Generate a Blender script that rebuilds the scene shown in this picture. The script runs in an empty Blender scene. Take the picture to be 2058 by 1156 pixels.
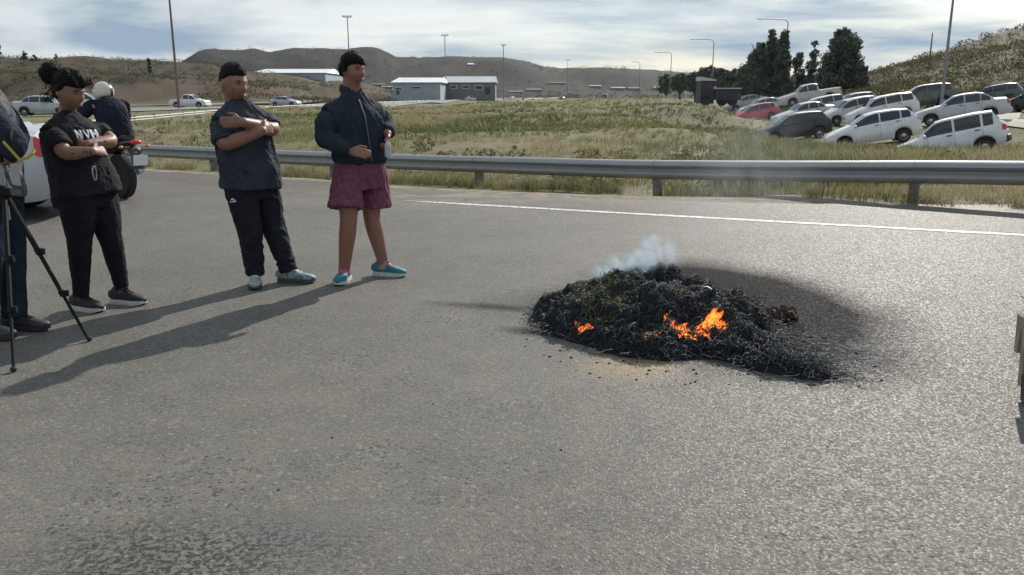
import bpy, bmesh, math, random
import numpy as np
from mathutils import Vector, Matrix
R = math.radians
random.seed(7)
rng = np.random.default_rng(7)
scene = bpy.context.scene
col = scene.collection

# ---------------------------------------------------------------- camera
F, CX, CY, HC = 1650.0, 1029.0, 578.0, 1.4
PITCH = math.atan(383.0 / F)
cam_d = bpy.data.cameras.new('camera')
cam = bpy.data.objects.new('camera', cam_d); col.objects.link(cam)
cam.location = (0, 0, HC); cam.rotation_euler = (math.pi / 2 - PITCH, 0, 0)
cam_d.sensor_width = 36.0; cam_d.lens = 36.0 * F / 2058.0
cam_d.clip_start = 0.05; cam_d.clip_end = 20000
scene.camera = cam

# ---------------------------------------------------------------- sky and sun
SUN_AZ, SUN_EL = R(26.0), R(31.0)          # azimuth clockwise from straight ahead
world = bpy.data.worlds.new('World'); scene.world = world; world.use_nodes = True
wn, wl = world.node_tree.nodes, world.node_tree.links
wn.clear()
w_out = wn.new('ShaderNodeOutputWorld'); w_bg = wn.new('ShaderNodeBackground')
w_sky = wn.new('ShaderNodeTexSky'); w_sky.sky_type = 'NISHITA'; w_sky.sun_disc = False
w_sky.sun_elevation = SUN_EL; w_sky.sun_rotation = SUN_AZ
w_sky.air_density = 1.2; w_sky.dust_density = .6; w_sky.ozone_density = 1.5
w_bg.inputs['Strength'].default_value = 0.094
tc = wn.new('ShaderNodeTexCoord')
def wnoise(scale, rot, ns, detail, rough, dist):
    mp = wn.new('ShaderNodeMapping'); mp.inputs['Scale'].default_value = scale
    mp.inputs['Rotation'].default_value = rot
    wl.new(tc.outputs['Generated'], mp.inputs['Vector'])
    n = wn.new('ShaderNodeTexNoise'); n.inputs['Scale'].default_value = ns
    n.inputs['Detail'].default_value = detail; n.inputs['Roughness'].default_value = rough
    n.inputs['Distortion'].default_value = dist
    wl.new(mp.outputs['Vector'], n.inputs['Vector']); return n
def wramp(src, stops):
    r = wn.new('ShaderNodeValToRGB'); e = r.color_ramp.elements
    e[0].position, e[0].color = stops[0][0], (*stops[0][1], 1)
    e[1].position, e[1].color = stops[-1][0], (*stops[-1][1], 1)
    for p, c in stops[1:-1]:
        k = e.new(p); k.color = (*c, 1)
    wl.new(src, r.inputs['Fac']); return r
n1 = wnoise((1.0, 1.0, 6.5), (0, R(9), 0), 2.1, 7, .55, .35)
n2 = wnoise((1.0, 1.0, 9.0), (0, R(-7), R(40)), 5.5, 8, .6, .5)
n3 = wnoise((1.0, 1.0, 4.5), (0, R(10), R(15)), 2.2, 5, .55, .4)
addn = wn.new('ShaderNodeMath'); addn.operation = 'MULTIPLY_ADD'
wl.new(n2.outputs['Fac'], addn.inputs[0]); addn.inputs[1].default_value = .45
wl.new(n1.outputs['Fac'], addn.inputs[2])
cov = wramp(addn.outputs[0], [(.58, (.66,) * 3), (.72, (.86,) * 3), (.84, (1,) * 3)])
ccol = wramp(n3.outputs['Fac'], [(.42, (2.15, 2.9, 3.75)), (.57, (5.6, 5.9, 6.0))])
w_mix = wn.new('ShaderNodeMix'); w_mix.data_type = 'RGBA'
wl.new(cov.outputs['Color'], w_mix.inputs['Factor'])
wl.new(w_sky.outputs['Color'], w_mix.inputs['A']); wl.new(ccol.outputs['Color'], w_mix.inputs['B'])
wl.new(w_mix.outputs['Result'], w_bg.inputs['Color']); wl.new(w_bg.outputs['Background'], w_out.inputs['Surface'])

sun_d = bpy.data.lights.new('sun', 'SUN'); sun = bpy.data.objects.new('sun', sun_d); col.objects.link(sun)
sun_d.energy = 3.6; sun_d.angle = R(.6); sun_d.color = (1.0, .945, .865)
sdir = Vector((math.sin(SUN_AZ) * math.cos(SUN_EL), math.cos(SUN_AZ) * math.cos(SUN_EL), math.sin(SUN_EL)))
sun.rotation_euler = sdir.to_track_quat('Z', 'Y').to_euler(); sun.location = (20, 40, 30)

vs = scene.view_settings
vs.view_transform = 'Standard'; vs.look = 'None'; vs.exposure = 0.58; vs.gamma = 1.0; vs.use_curve_mapping = False
scene.cycles.use_denoising = True
scene.cycles.max_bounces = 6; scene.cycles.volume_bounces = 1; scene.cycles.transparent_max_bounces = 16
scene.cycles.volume_step_rate = 3.0; scene.cycles.volume_max_steps = 96
scene.cycles.caustics_reflective = False; scene.cycles.caustics_refractive = False

# ---------------------------------------------------------------- helpers
SP, CP = math.sin(PITCH), math.cos(PITCH)
def ray(u, v):
    a, b = (u - CX) / F, (CY - v) / F
    return np.array((a, CP + SP * b, -SP + CP * b))
def at(u, v, d): return np.array((0, 0, HC)) + ray(u, v) * d          # d: depth along the lens axis
def atY(u, v, Y):
    r = ray(u, v); return np.array((0, 0, HC)) + r * (Y / r[1])
def gp(u, v, z=0.0):
    r = ray(u, v); return np.array((0, 0, HC)) + r * ((z - HC) / r[2])

def _hash(i, j, k, s):
    h = (i * 374761393 + j * 668265263 + k * 2147483647 + s * 1274126177) & 0xffffffff
    h = ((h ^ (h >> 13)) * 1274126177) & 0xffffffff
    return ((h ^ (h >> 16)) & 0xffff) / 65535.0
def vnoise(P, seed=0):
    P = np.asarray(P, float); I = np.floor(P).astype(np.int64); f = P - I; f = f * f * (3 - 2 * f)
    out = 0
    for a in (0, 1):
        for b in (0, 1):
            for c in (0, 1):
                w = (f[..., 0] if a else 1 - f[..., 0]) * (f[..., 1] if b else 1 - f[..., 1]) * (f[..., 2] if c else 1 - f[..., 2])
                out = out + w * _hash(I[..., 0] + a, I[..., 1] + b, I[..., 2] + c, seed)
    return out * 2 - 1
def fbm(P, octv=4, seed=0, gain=.5):
    P = np.asarray(P, float); s = 0; a = 1.0
    for o in range(octv):
        s = s + a * vnoise(P * (2 ** o) + o * 17.3, seed + o); a *= gain
    return s
def sstep(a, b, x):
    t = np.clip((x - a) / (b - a), 0, 1); return t * t * (3 - 2 * t)

class MB:
    def __init__(s): s.v = []; s.f = []; s.m = []; s.n = 0; s.c = []
    def add(s, V, Fc, mi=0, c=None):
        V = np.asarray(V, float).reshape(-1, 3)
        s.v.append(V); s.f += [tuple(int(i) + s.n for i in f) for f in Fc]; s.m += [mi] * len(Fc)
        if c is not None: s.c.append(np.tile(np.array(c, float)[:3], (len(V), 1)))
        s.n += len(V); return s
    def box(s, c, size, ax=None, mi=0, taper=1.0, col_=None):
        c = np.array(c, float); h = np.array(size, float) / 2
        A = np.eye(3) if ax is None else np.array(ax, float)
        V = []
        for z in (-1, 1):
            k = taper if z > 0 else 1
            for x, y in ((-1, -1), (1, -1), (1, 1), (-1, 1)):
                V.append(c + A[0] * x * h[0] * k + A[1] * y * h[1] * k + A[2] * z * h[2])
        return s.add(V, [(3, 2, 1, 0), (4, 5, 6, 7), (0, 1, 5, 4), (1, 2, 6, 5), (2, 3, 7, 6), (3, 0, 4, 7)], mi, col_)
    def tube(s, pts, rad, n=8, mi=0, cap=True, lat=None, sup=2.0, col_=None):
        """pts: list of points; rad: r or (rx,ry) per point; lat: lateral axis for rx"""
        P = np.array(pts, float); m = len(P)
        rr = [(r, r) if np.isscalar(r) else tuple(r) for r in (rad if not np.isscalar(rad) else [rad] * m)]
        T = np.gradient(P, axis=0); T /= np.linalg.norm(T, axis=1)[:, None] + 1e-12
        V = []
        prev = None
        for i in range(m):
            t = T[i]
            if lat is not None:
                l = np.array(lat[i] if np.ndim(lat[0]) else lat, float)
            else:
                l = prev if prev is not None else (np.array((1., 0, 0)) if abs(t[0]) < .8 else np.array((0, 1., 0)))
            l = l - t * np.dot(l, t); l /= np.linalg.norm(l) + 1e-12; prev = l
            b = np.cross(t, l)
            for k in range(n):
                a = 2 * math.pi * k / n; ca, sa = math.cos(a), math.sin(a)
                if sup != 2.0:
                    ca = math.copysign(abs(ca) ** (2 / sup), ca); sa = math.copysign(abs(sa) ** (2 / sup), sa)
                V.append(P[i] + l * ca * rr[i][0] + b * sa * rr[i][1])
        Fc = []
        for i in range(m - 1):
            for k in range(n):
                k2 = (k + 1) % n
                Fc.append((i * n + k, i * n + k2, (i + 1) * n + k2, (i + 1) * n + k))
        if cap:
            Fc.append(tuple(reversed(range(n)))); Fc.append(tuple((m - 1) * n + k for k in range(n)))
        return s.add(V, Fc, mi, col_)
    def ball(s, c, r, ax=None, nu=16, nv=10, mi=0, fn=None, col_=None):
        c = np.array(c, float); r = np.array([r] * 3 if np.isscalar(r) else r, float)
        A = np.eye(3) if ax is None else np.array(ax, float)
        V = [np.array((0, 0, -1.))]
        for j in range(1, nv):
            th = math.pi * j / nv
            for i in range(nu):
                ph = 2 * math.pi * i / nu
                V.append(np.array((math.sin(th) * math.cos(ph), math.sin(th) * math.sin(ph), -math.cos(th))))
        V.append(np.array((0, 0, 1.)))
        V = np.array(V) * r
        if fn is not None: V = fn(V)
        V = c + V @ A
        Fc = []
        for i in range(nu): Fc.append((0, 1 + (i + 1) % nu, 1 + i))
        for j in range(nv - 2):
            for i in range(nu):
                a = 1 + j * nu + i; b = 1 + j * nu + (i + 1) % nu
                Fc.append((a, b, b + nu, a + nu))
        L = len(V) - 1; o = 1 + (nv - 2) * nu
        for i in range(nu): Fc.append((o + i, o + (i + 1) % nu, L))
        return s.add(V, Fc, mi, col_)
    def lathe(s, prof, c, ax=None, n=20, mi=0, col_=None):
        """prof: (r, h) pairs; axis = ax[2]"""
        c = np.array(c, float); A = np.eye(3) if ax is None else np.array(ax, float)
        V = []
        for r, h in prof:
            for k in range(n):
                a = 2 * math.pi * k / n
                V.append(c + A[0] * r * math.cos(a) + A[1] * r * math.sin(a) + A[2] * h)
        Fc = []
        m = len(prof)
        for i in range(m - 1):
            for k in range(n):
                k2 = (k + 1) % n; Fc.append((i * n + k, i * n + k2, (i + 1) * n + k2, (i + 1) * n + k))
        Fc.append(tuple(reversed(range(n)))); Fc.append(tuple((m - 1) * n + k for k in range(n)))
        return s.add(V, Fc, mi, col_)
    def mesh(s, name='mesh'):
        me = bpy.data.meshes.new(name)
        me.from_pydata(np.concatenate(s.v) if s.v else [], [], s.f)
        return me
    def build(s, name, mat, parent=None, smooth=True, origin=None, sharp=40):
        me = s.mesh(name); return link(me, name, mat, parent, smooth, origin, sharp, s.m, s.c)

def link(me, name, mat, parent=None, smooth=True, origin=None, sharp=40, mi=None, cols=None):
    if origin is None and parent is not None and parent.get('_o') is not None: origin = parent['_o']
    if origin is not None: me.transform(Matrix.Translation(-Vector([float(x) for x in origin])))
    for m in (mat if isinstance(mat, (list, tuple)) else [mat]): me.materials.append(m)
    if mi is not None and max(mi or [0]) > 0: me.polygons.foreach_set('material_index', mi)
    if cols:
        C = np.concatenate(cols); a = me.color_attributes.new('tint', 'FLOAT_COLOR', 'POINT')
        a.data.foreach_set('color', np.concatenate([C, np.ones((len(C), 1))], 1).ravel())
    if smooth:
        me.polygons.foreach_set('use_smooth', [True] * len(me.polygons))
        if sharp: me.set_sharp_from_angle(angle=R(sharp))
    me.update()
    o = bpy.data.objects.new(name, me); col.objects.link(o)
    if parent is not None:
        o.parent = parent
        if parent.get('_o') is not None: o['_o'] = list(parent['_o'])
    elif origin is not None: o.location = [float(x) for x in origin]
    return o
def fast_mesh(name, V, Fq, mat, parent=None, tint=None, smooth=False):
    """V (n,3), Fq (m,k) arrays of equal-size faces"""
    me = bpy.data.meshes.new(name); m, k = Fq.shape
    if parent is not None and parent.get('_o') is not None: V = V - np.array(list(parent['_o']))
    me.vertices.add(len(V)); me.vertices.foreach_set('co', V.astype(np.float32).ravel())
    me.loops.add(m * k); me.loops.foreach_set('vertex_index', Fq.astype(np.int32).ravel())
    me.polygons.add(m); me.polygons.foreach_set('loop_start', np.arange(0, m * k, k, dtype=np.int32))
    me.polygons.foreach_set('loop_total', np.full(m, k, dtype=np.int32))
    if smooth: me.polygons.foreach_set('use_smooth', np.ones(m, dtype=bool))
    me.update(calc_edges=True); me.materials.append(mat)
    if tint is not None:
        a = me.color_attributes.new('tint', 'FLOAT_COLOR', 'POINT')
        a.data.foreach_set('color', np.concatenate([tint, np.ones((len(tint), 1))], 1).astype(np.float32).ravel())
    o = bpy.data.objects.new(name, me); col.objects.link(o)
    if parent is not None: o.parent = parent
    return o
def tag(o, label=None, cat=None, group=None, kind=None):
    if label: o['label'] = label
    if cat: o['category'] = cat
    if group: o['group'] = group
    if kind: o['kind'] = kind
    return o
def thing(name, label, cat, loc=(0, 0, 0), group=None, rotz=0.0, world_parts=True):
    o = bpy.data.objects.new(name, None); col.objects.link(o)
    o.location = [float(x) for x in loc]; o.rotation_euler = (0, 0, rotz); o.empty_display_size = .1
    if world_parts: o['_o'] = [float(x) for x in loc]
    return tag(o, label, cat, group)
def copy_tree(o, parent=None):
    c = o.copy(); col.objects.link(c); c.parent = parent
    for ch in list(o.children): copy_tree(ch, c)
    return c

# ---------------------------------------------------------------- materials
def mat(name, base=(.5, .5, .5), rough=.6, metal=0.0, spec=.5, noise=None, bump=None, tint=None, coat=0, extra=None):
    """noise: (scale, amount, detail, [second colour]); bump: (scale, distance); tint: True -> colour from attribute"""
    m = bpy.data.materials.new(name); m.use_nodes = True
    n, l = m.node_tree.nodes, m.node_tree.links
    b = n['Principled BSDF']
    b.inputs['Base Color'].default_value = (*base, 1); b.inputs['Roughness'].default_value = rough
    b.inputs['Metallic'].default_value = metal; b.inputs['Specular IOR Level'].default_value = spec
    if coat: b.inputs['Coat Weight'].default_value = coat
    co = n.new('ShaderNodeTexCoord')
    src = None
    if tint:
        a = n.new('ShaderNodeAttribute'); a.attribute_name = 'tint'; src = a.outputs['Color']
    if noise:
        t = n.new('ShaderNodeTexNoise'); t.inputs['Scale'].default_value = noise[0]; t.inputs['Detail'].default_value = noise[2]
        l.new(co.outputs['Object'], t.inputs['Vector'])
        mx = n.new('ShaderNodeMix'); mx.data_type = 'RGBA'
        c2 = noise[3] if len(noise) > 3 else tuple(x * (1 - noise[1]) for x in base)
        rp = n.new('ShaderNodeValToRGB'); rp.color_ramp.elements[0].position = .35; rp.color_ramp.elements[1].position = .65
        l.new(t.outputs['Fac'], rp.inputs['Fac']); l.new(rp.outputs['Color'], mx.inputs['Factor'])
        mx.inputs['A'].default_value = (*base, 1); mx.inputs['B'].default_value = (*c2, 1)
        if src is not None:
            mm = n.new('ShaderNodeMix'); mm.data_type = 'RGBA'; mm.blend_type = 'MULTIPLY'; mm.inputs['Factor'].default_value = 1
            l.new(src, mm.inputs['A']); l.new(mx.outputs['Result'], mm.inputs['B']); src = mm.outputs['Result']
        else: src = mx.outputs['Result']
    if src is not None: l.new(src, b.inputs['Base Color'])
    if bump:
        t2 = n.new('ShaderNodeTexNoise'); t2.inputs['Scale'].default_value = bump[0]; t2.inputs['Detail'].default_value = 5
        l.new(co.outputs['Object'], t2.inputs['Vector'])
        bp = n.new('ShaderNodeBump'); bp.inputs['Distance'].default_value = bump[1]; bp.inputs['Strength'].default_value = 1
        l.new(t2.outputs['Fac'], bp.inputs['Height']); l.new(bp.outputs['Normal'], b.inputs['Normal'])
    return m
# ================================================================ the setting
E_UV = [(-700, 316), (-200, 322), (100, 332), (300, 343), (430, 351), (620, 363), (800, 379), (1000, 391), (1200, 400), (1500, 407), (1850, 411), (2058, 413), (2500, 420), (3600, 430)]
EDGE = np.array([gp(u, v)[:2] for u, v in E_UV])
EDGE = np.vstack([[-120, EDGE[0][1] + 20], EDGE, [60, 4.0], [140, -20]])
def y_edge(x): return np.interp(x, EDGE[:, 0], EDGE[:, 1])
RAIL = [(2900, 327, 8.3), (2300, 325, 9.7), (1845, 323, 11.1), (1286, 322, 13.6), (905, 313, 16.2), (620, 304, 18.2), (345, 293, 20.5), (150, 286, 22.3), (-100, 280, 24.5), (-400, 274, 27)]
RAILP = np.array([at(*r) for r in RAIL])
CTRL = [p - np.array((0, 0, .60)) for p in RAILP]
for u, v, d in [(1300, 198, 75), (1050, 206, 95), (1365, 210, 62), (1470, 262, 58), (1530, 268, 52), (1180, 232, 45), (1300, 256, 32), (1000, 260, 34), (1450, 262, 38),
                (800, 218, 95), (640, 218, 88), (500, 234, 60), (300, 256, 42), (60, 272, 33), (-300, 300, 26), (1100, 290, 24), (700, 290, 25), (1500, 300, 24),
                (1785, 335, 30), (2040, 306, 28), (1655, 301, 38), (1845, 285, 37), (1830, 253, 43), (2030, 241, 41), (1515, 289, 46), (1672, 277, 46),
                (1568, 216, 73), (1692, 203, 73), (1465, 252, 69), (1567, 241, 69), (2200, 272, 27), (2250, 225, 44), (1700, 320, 22), (1950, 322, 20.5), (1600, 300, 33),
                (1690, 256, 53), (1850, 238, 52), (1740, 209, 90), (1900, 206, 82), (2058, 213, 64), (1480, 228, 80), (2130, 226, 47)]:
    CTRL.append(at(u, v, d))
for X, Y, z in [(-45, 60, .0), (-60, 110, -.1), (-25, 150, 0), (0, 200, .2), (40, 200, .4), (60, 120, 1.2), (80, 60, 1.2), (-90, 60, -.2), (0, 320, 0), (-120, 250, 0), (40, 30, .6)]:
    CTRL.append(np.array((X, Y, z)))
CTRL = np.array(CTRL)
def lerp_tab(tab, u): return np.interp(u, [t[0] for t in tab], [t[1] for t in tab])
T_BANK = [(-900, 115), (0, 118), (300, 120), (420, 127), (500, 144), (650, 151), (720, 159), (790, 178), (850, 196)]
T_MESA = [(-900, 150), (370, 150), (410, 129), (440, 124), (490, 121), (515, 116), (545, 122), (590, 113), (700, 111), (760, 115), (800, 125), (815, 122), (850, 118),
          (1010, 117), (1060, 125), (1100, 138), (1130, 141), (1310, 142), (1400, 150), (1500, 160), (3000, 165)]
T_HILL = [(1640, 196), (1700, 172), (1740, 148), (1800, 130), (1850, 113), (1900, 99), (1950, 84), (2000, 71), (2058, 63), (2200, 48), (2600, 30), (3200, 60)]
KV = 1650 * 1.054
def ground_z(X, Y):
    X = np.asarray(X, float); Y = np.asarray(Y, float); sh = X.shape
    x, y = X.ravel(), Y.ravel()
    num = np.zeros_like(x); den = np.zeros_like(x)
    for c in CTRL:
        w = 1.0 / ((x - c[0]) ** 2 + (y - c[1]) ** 2 + 2.0) ** 2
        num += w * c[2]; den += w
    r = np.hypot(x, y)
    z = num / den * (1 - sstep(220, 400, r))
    P = np.stack([x, y, x * 0], 1)
    z += .03 * fbm(P * .35, 3, 5) * sstep(9, 16, r) + .2 * fbm(P * .05, 2, 9) * sstep(60, 150, r)
    d = (y - y_edge(x)) * .9
    z = -.03 * (1 - sstep(.0, 1.2, d)) + z * sstep(.15, 2.2, d) + .022 * sstep(-.02, .12, d) * (1 - sstep(.3, 1.5, d))
    yy = np.maximum(y, 1.0); u = np.clip(CX + F * 1.0265 * x / yy, -900, 3000)
    front = sstep(20, 60, y)
    # left bank, cut by gullies
    vt = lerp_tab(T_BANK, u); ztop = np.maximum((195 - vt) / KV * 300, 0) * 1.0
    ztop = np.where(vt < 194, ztop + 1.4, 0)
    g = fbm(P * np.array((.035, .02, 1)), 4, 21); yb = y + 14 * g
    yb = yb - 70 * sstep(480, 720, u); prof = .42 * sstep(168, 196, yb) + .18 * sstep(205, 240, yb) + .4 * sstep(245, 300, yb)
    z += front * ztop * (prof + .02 * g * sstep(170, 200, yb) * (1 - sstep(270, 300, y)))
    # far table hills
    vm = lerp_tab(T_MESA, u); zm = (195 - vm) / KV * 1500
    gm = fbm(P * .006, 4, 33)
    z += front * zm * (sstep(650, 1480, y + 120 * gm) ** 1.4) * (1 + .03 * gm * (1 - sstep(1300, 1450, y)))
    # hill on the right
    vh = lerp_tab(T_HILL, u); zh = np.maximum((195 - vh) / KV * 135, 0)
    gh = fbm(P * .05, 4, 41)
    z += front * zh * (.3 * sstep(56, 85, y + 5 * gh) + .7 * sstep(78, 135, y + 7 * gh)) * (1 + .05 * gh)
    z += .5 * fbm(P * .09, 3, 77) * sstep(140, 190, r)
    return z.reshape(sh)

def ground_tint(x, y, z):
    P = np.stack([x, y, x * 0], 1); n = fbm(P * .12, 4, 3); n2 = fbm(P * .9, 3, 8); n3 = fbm(P * .03, 3, 14)
    r = np.hypot(x, y); u = CX + F * 1.0265 * x / np.maximum(y, 1)
    C = np.array((.205, .178, .11)) + 0 * x[:, None]
    mixc = lambda C, c, w: C * (1 - w[:, None]) + np.array(c) * w[:, None]
    C = mixc(C, (.15, .148, .07), sstep(-.4, .4, n + .4 * n2) * .8)
    C = mixc(C, (.25, .21, .13), sstep(.2, .7, fbm(P * .2, 3, 31)) * .35)
    d = (y - y_edge(x))
    C = mixc(C, (.26, .225, .175), (1 - sstep(.5, 2.2, d + .5 * n2)))                   # dusty verge
    bank = sstep(150, 172, y - 70 * sstep(480, 720, u)) * (u < 860) * (y > 0)
    C = mixc(C, (.105, .078, .052), bank)
    C = mixc(C, (.05, .052, .03), bank * sstep(-.15, .35, n3 + .5 * n) * .85)
    C = mixc(C, (.15, .122, .082), bank * sstep(.15, .6, fbm(P * np.array((.015, .08, 1)), 3, 55)) * .7)
    far = sstep(380, 700, y); C = mixc(C, (.026, .023, .018), far); C = mixc(C, (.014, .016, .012), far * sstep(0, .5, n3))
    hill = sstep(58, 75, y) * (u > 1690) * (y < 400)
    C = mixc(C, (.15, .13, .088), hill); C = mixc(C, (.10, .105, .055), hill * sstep(-.1, .4, n) * .8)
    return np.clip(C, .01, 1)

fa = np.arange(-46, 46.01, .25); ba = np.arange(46, 314, 2.4)[1:]
ang = np.radians(np.concatenate([fa, ba])); na = len(ang)
rad = np.concatenate([[.6], 1.2 * np.exp(np.arange(0, 1, 1 / 235.) * math.log(9000 / 1.2))]); nr = len(rad)
gx = (rad[:, None] * np.sin(ang)[None, :]).ravel(); gy = (rad[:, None] * np.cos(ang)[None, :]).ravel()
gz = ground_z(gx, gy)
ii, jj = np.meshgrid(np.arange(nr - 1), np.arange(na), indexing='ij'); j2 = (jj + 1) % na
gq = np.stack([ii * na + jj, (ii + 1) * na + jj, (ii + 1) * na + j2, ii * na + j2], -1).reshape(-1, 4)[:, ::-1]
M_ground = mat('dry_ground', (1, 1, 1), .95, spec=.15, tint=True, noise=(3.5, .35, 6), bump=(9, .05))
ground = fast_mesh('ground', np.stack([gx, gy, gz], 1), gq, M_ground, tint=ground_tint(gx, gy, gz), smooth=True)
tag(ground, 'dry sandy ground with patches of grass behind the guardrail', kind='structure')

# ---- asphalt
def asphalt(name, base, dark, agg, stains):
    m = bpy.data.materials.new(name); m.use_nodes = True
    n, l = m.node_tree.nodes, m.node_tree.links; b = n['Principled BSDF']
    co = n.new('ShaderNodeTexCoord').outputs['Object']
    cache = {}
    def noise(sc, det=4, dist=0, ro=.5):
        if (sc, det, dist, ro) in cache: return cache[(sc, det, dist, ro)]
        t = n.new('ShaderNodeTexNoise'); t.inputs['Scale'].default_value = sc; t.inputs['Detail'].default_value = det
        t.inputs['Distortion'].default_value = dist; t.inputs['Roughness'].default_value = ro; l.new(co, t.inputs['Vector']); cache[(sc, det, dist, ro)] = t.outputs['Fac']; return t.outputs['Fac']
    def ramp(src, a, bb, c0=(0, 0, 0), c1=(1, 1, 1)):
        r = n.new('ShaderNodeValToRGB'); e = r.color_ramp.elements
        e[0].position, e[0].color, e[1].position, e[1].color = a, (*c0, 1), bb, (*c1, 1)
        l.new(src, r.inputs['Fac']); return r.outputs['Color']
    def mix(f, a, bb, bt='MIX'):
        x = n.new('ShaderNodeMix'); x.data_type = 'RGBA'; x.blend_type = bt
        for s, k in ((f, 'Factor'), (a, 'A'), (bb, 'B')):
            if hasattr(s, 'is_linked'): l.new(s, x.inputs[k])
            else: x.inputs[k].default_value = s if k == 'Factor' else (*s, 1)
        return x.outputs['Result']
    def mth(op, a, bb=None):
        x = n.new('ShaderNodeMath'); x.operation = op
        for k, s in enumerate((a, bb)):
            if s is None: continue
            if hasattr(s, 'is_linked'): l.new(s, x.inputs[k])
            else: x.inputs[k].default_value = s
        return x.outputs[0]
    def blob(cx, cy, rx, ry, rot, soft=.6, wob=.5, wsc=3.0):
        """0..1 mask of an uneven elliptical stain"""
        mp = n.new('ShaderNodeMapping'); mp.vector_type = 'TEXTURE'
        mp.inputs['Location'].default_value = (cx, cy, 0); mp.inputs['Rotation'].default_value = (0, 0, R(rot)); mp.inputs['Scale'].default_value = (rx, ry, 1)
        l.new(co, mp.inputs['Vector'])
        ln = n.new('ShaderNodeVectorMath'); ln.operation = 'LENGTH'; l.new(mp.outputs['Vector'], ln.inputs[0])
        w = mth('MULTIPLY', mth('SUBTRACT', noise(3.0 if wsc >= 2.4 else 1.6, 5, .4, .6), .5), wob * 2)
        return ramp(mth('ADD', ln.outputs['Value'], w), 1 - soft, 1, (1, 1, 1), (0, 0, 0))
    vor = n.new('ShaderNodeTexVoronoi'); vor.inputs['Scale'].default_value = 105; l.new(co, vor.inputs['Vector'])
    vor2 = n.new('ShaderNodeTexVoronoi'); vor2.inputs['Scale'].default_value = 75; l.new(co, vor2.inputs['Vector'])
    hs = n.new('ShaderNodeSeparateColor'); l.new(vor.outputs['Color'], hs.inputs['Color'])
    hs2 = n.new('ShaderNodeSeparateColor'); l.new(vor2.outputs['Color'], hs2.inputs['Color'])
    c = mix(ramp(noise(.55, 5), .3, .7), base, tuple(x * .80 for x in base))
    c = mix(ramp(noise(4.5, 4), .35, .7), c, mix(1.0, c, (.86, .87, .9), 'MULTIPLY'))
    st = ramp(hs.outputs['Red'], .0, 1.0, (.62,) * 3, (1.38,) * 3)
    c = mix(agg, c, mix(1.0, c, st, 'MULTIPLY'))
    pale = ramp(hs2.outputs['Green'], .93, .97); c = mix(mth('MULTIPLY', pale, .3), c, (.34, .33, .30))
    dots = mth('MULTIPLY', ramp(hs2.outputs['Blue'], .90, .94), ramp(noise(1.3, 3), .42, .62)); c = mix(mth('MULTIPLY', dots, .65), c, dark)
    soot = None
    for kind, args, amt in stains:
        k = mth('MULTIPLY', blob(*args), amt)
        if kind == 'soot':
            c = mix(k, c, (.016, .016, .018)); soot = k if soot is None else mth('MAXIMUM', soot, k)
        elif kind == 'sand': c = mix(k, c, (.33, .25, .15))
        elif kind == 'smooth': c = mix(k, c, (.132, .129, .122))
        elif kind == 'ash': c = mix(mth('MULTIPLY', k, ramp(noise(26, 4), .5, .62)), c, (.36, .36, .36))
        elif kind == 'coarse':
            pit = ramp(noise(52, 3, .6), .47, .55, (0, 0, 0), (1, 1, 1)); c = mix(mth('MULTIPLY', k, pit), c, dark)
        elif kind == 'dust': c = mix(mth('MULTIPLY', k, ramp(noise(2.2, 5, .6), .35, .65)), c, (.27, .23, .175))
        elif kind == 'grit': c = mix(mth('MULTIPLY', k, ramp(noise(9, 6, .3), .5, .6)), c, (.10, .09, .08))
    l.new(c, b.inputs['Base Color'])
    rg = ramp(hs.outputs['Green'], .0, .9, (.46,) * 3, (.85,) * 3); l.new(rg, b.inputs['Roughness'])
    b.inputs['Specular IOR Level'].default_value = .105
    if soot is not None: l.new(mth('MULTIPLY_ADD', soot, -.13) if False else mth('SUBTRACT', .105, mth('MULTIPLY', soot, .10)), b.inputs['Specular IOR Level'])
    b1 = n.new('ShaderNodeBump'); b1.inputs['Distance'].default_value = .004; b1.inputs['Strength'].default_value = .48
    l.new(mth('ADD', mth('MULTIPLY', vor.outputs['Distance'], -.9), mth('MULTIPLY', hs.outputs['Blue'], .5)), b1.inputs['Height'])
    b2 = n.new('ShaderNodeBump'); b2.inputs['Distance'].default_value = .006; b2.inputs['Strength'].default_value = .35
    l.new(noise(14, 6), b2.inputs['Height']); l.new(b1.outputs['Normal'], b2.inputs['Normal'])
    l.new(b2.outputs['Normal'], b.inputs['Normal'])
    return m
g = gp
def stain(u, v, ru, rv, rot=0, **k):
    p = g(u, v); ex = abs(g(u + ru, v)[0] - p[0]); ey = abs(g(u, v - rv)[1] - g(u, v + rv)[1]) / 2
    return (float(p[0]), float(p[1]), float(ex), float(ey), rot) + tuple(k.values())
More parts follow.
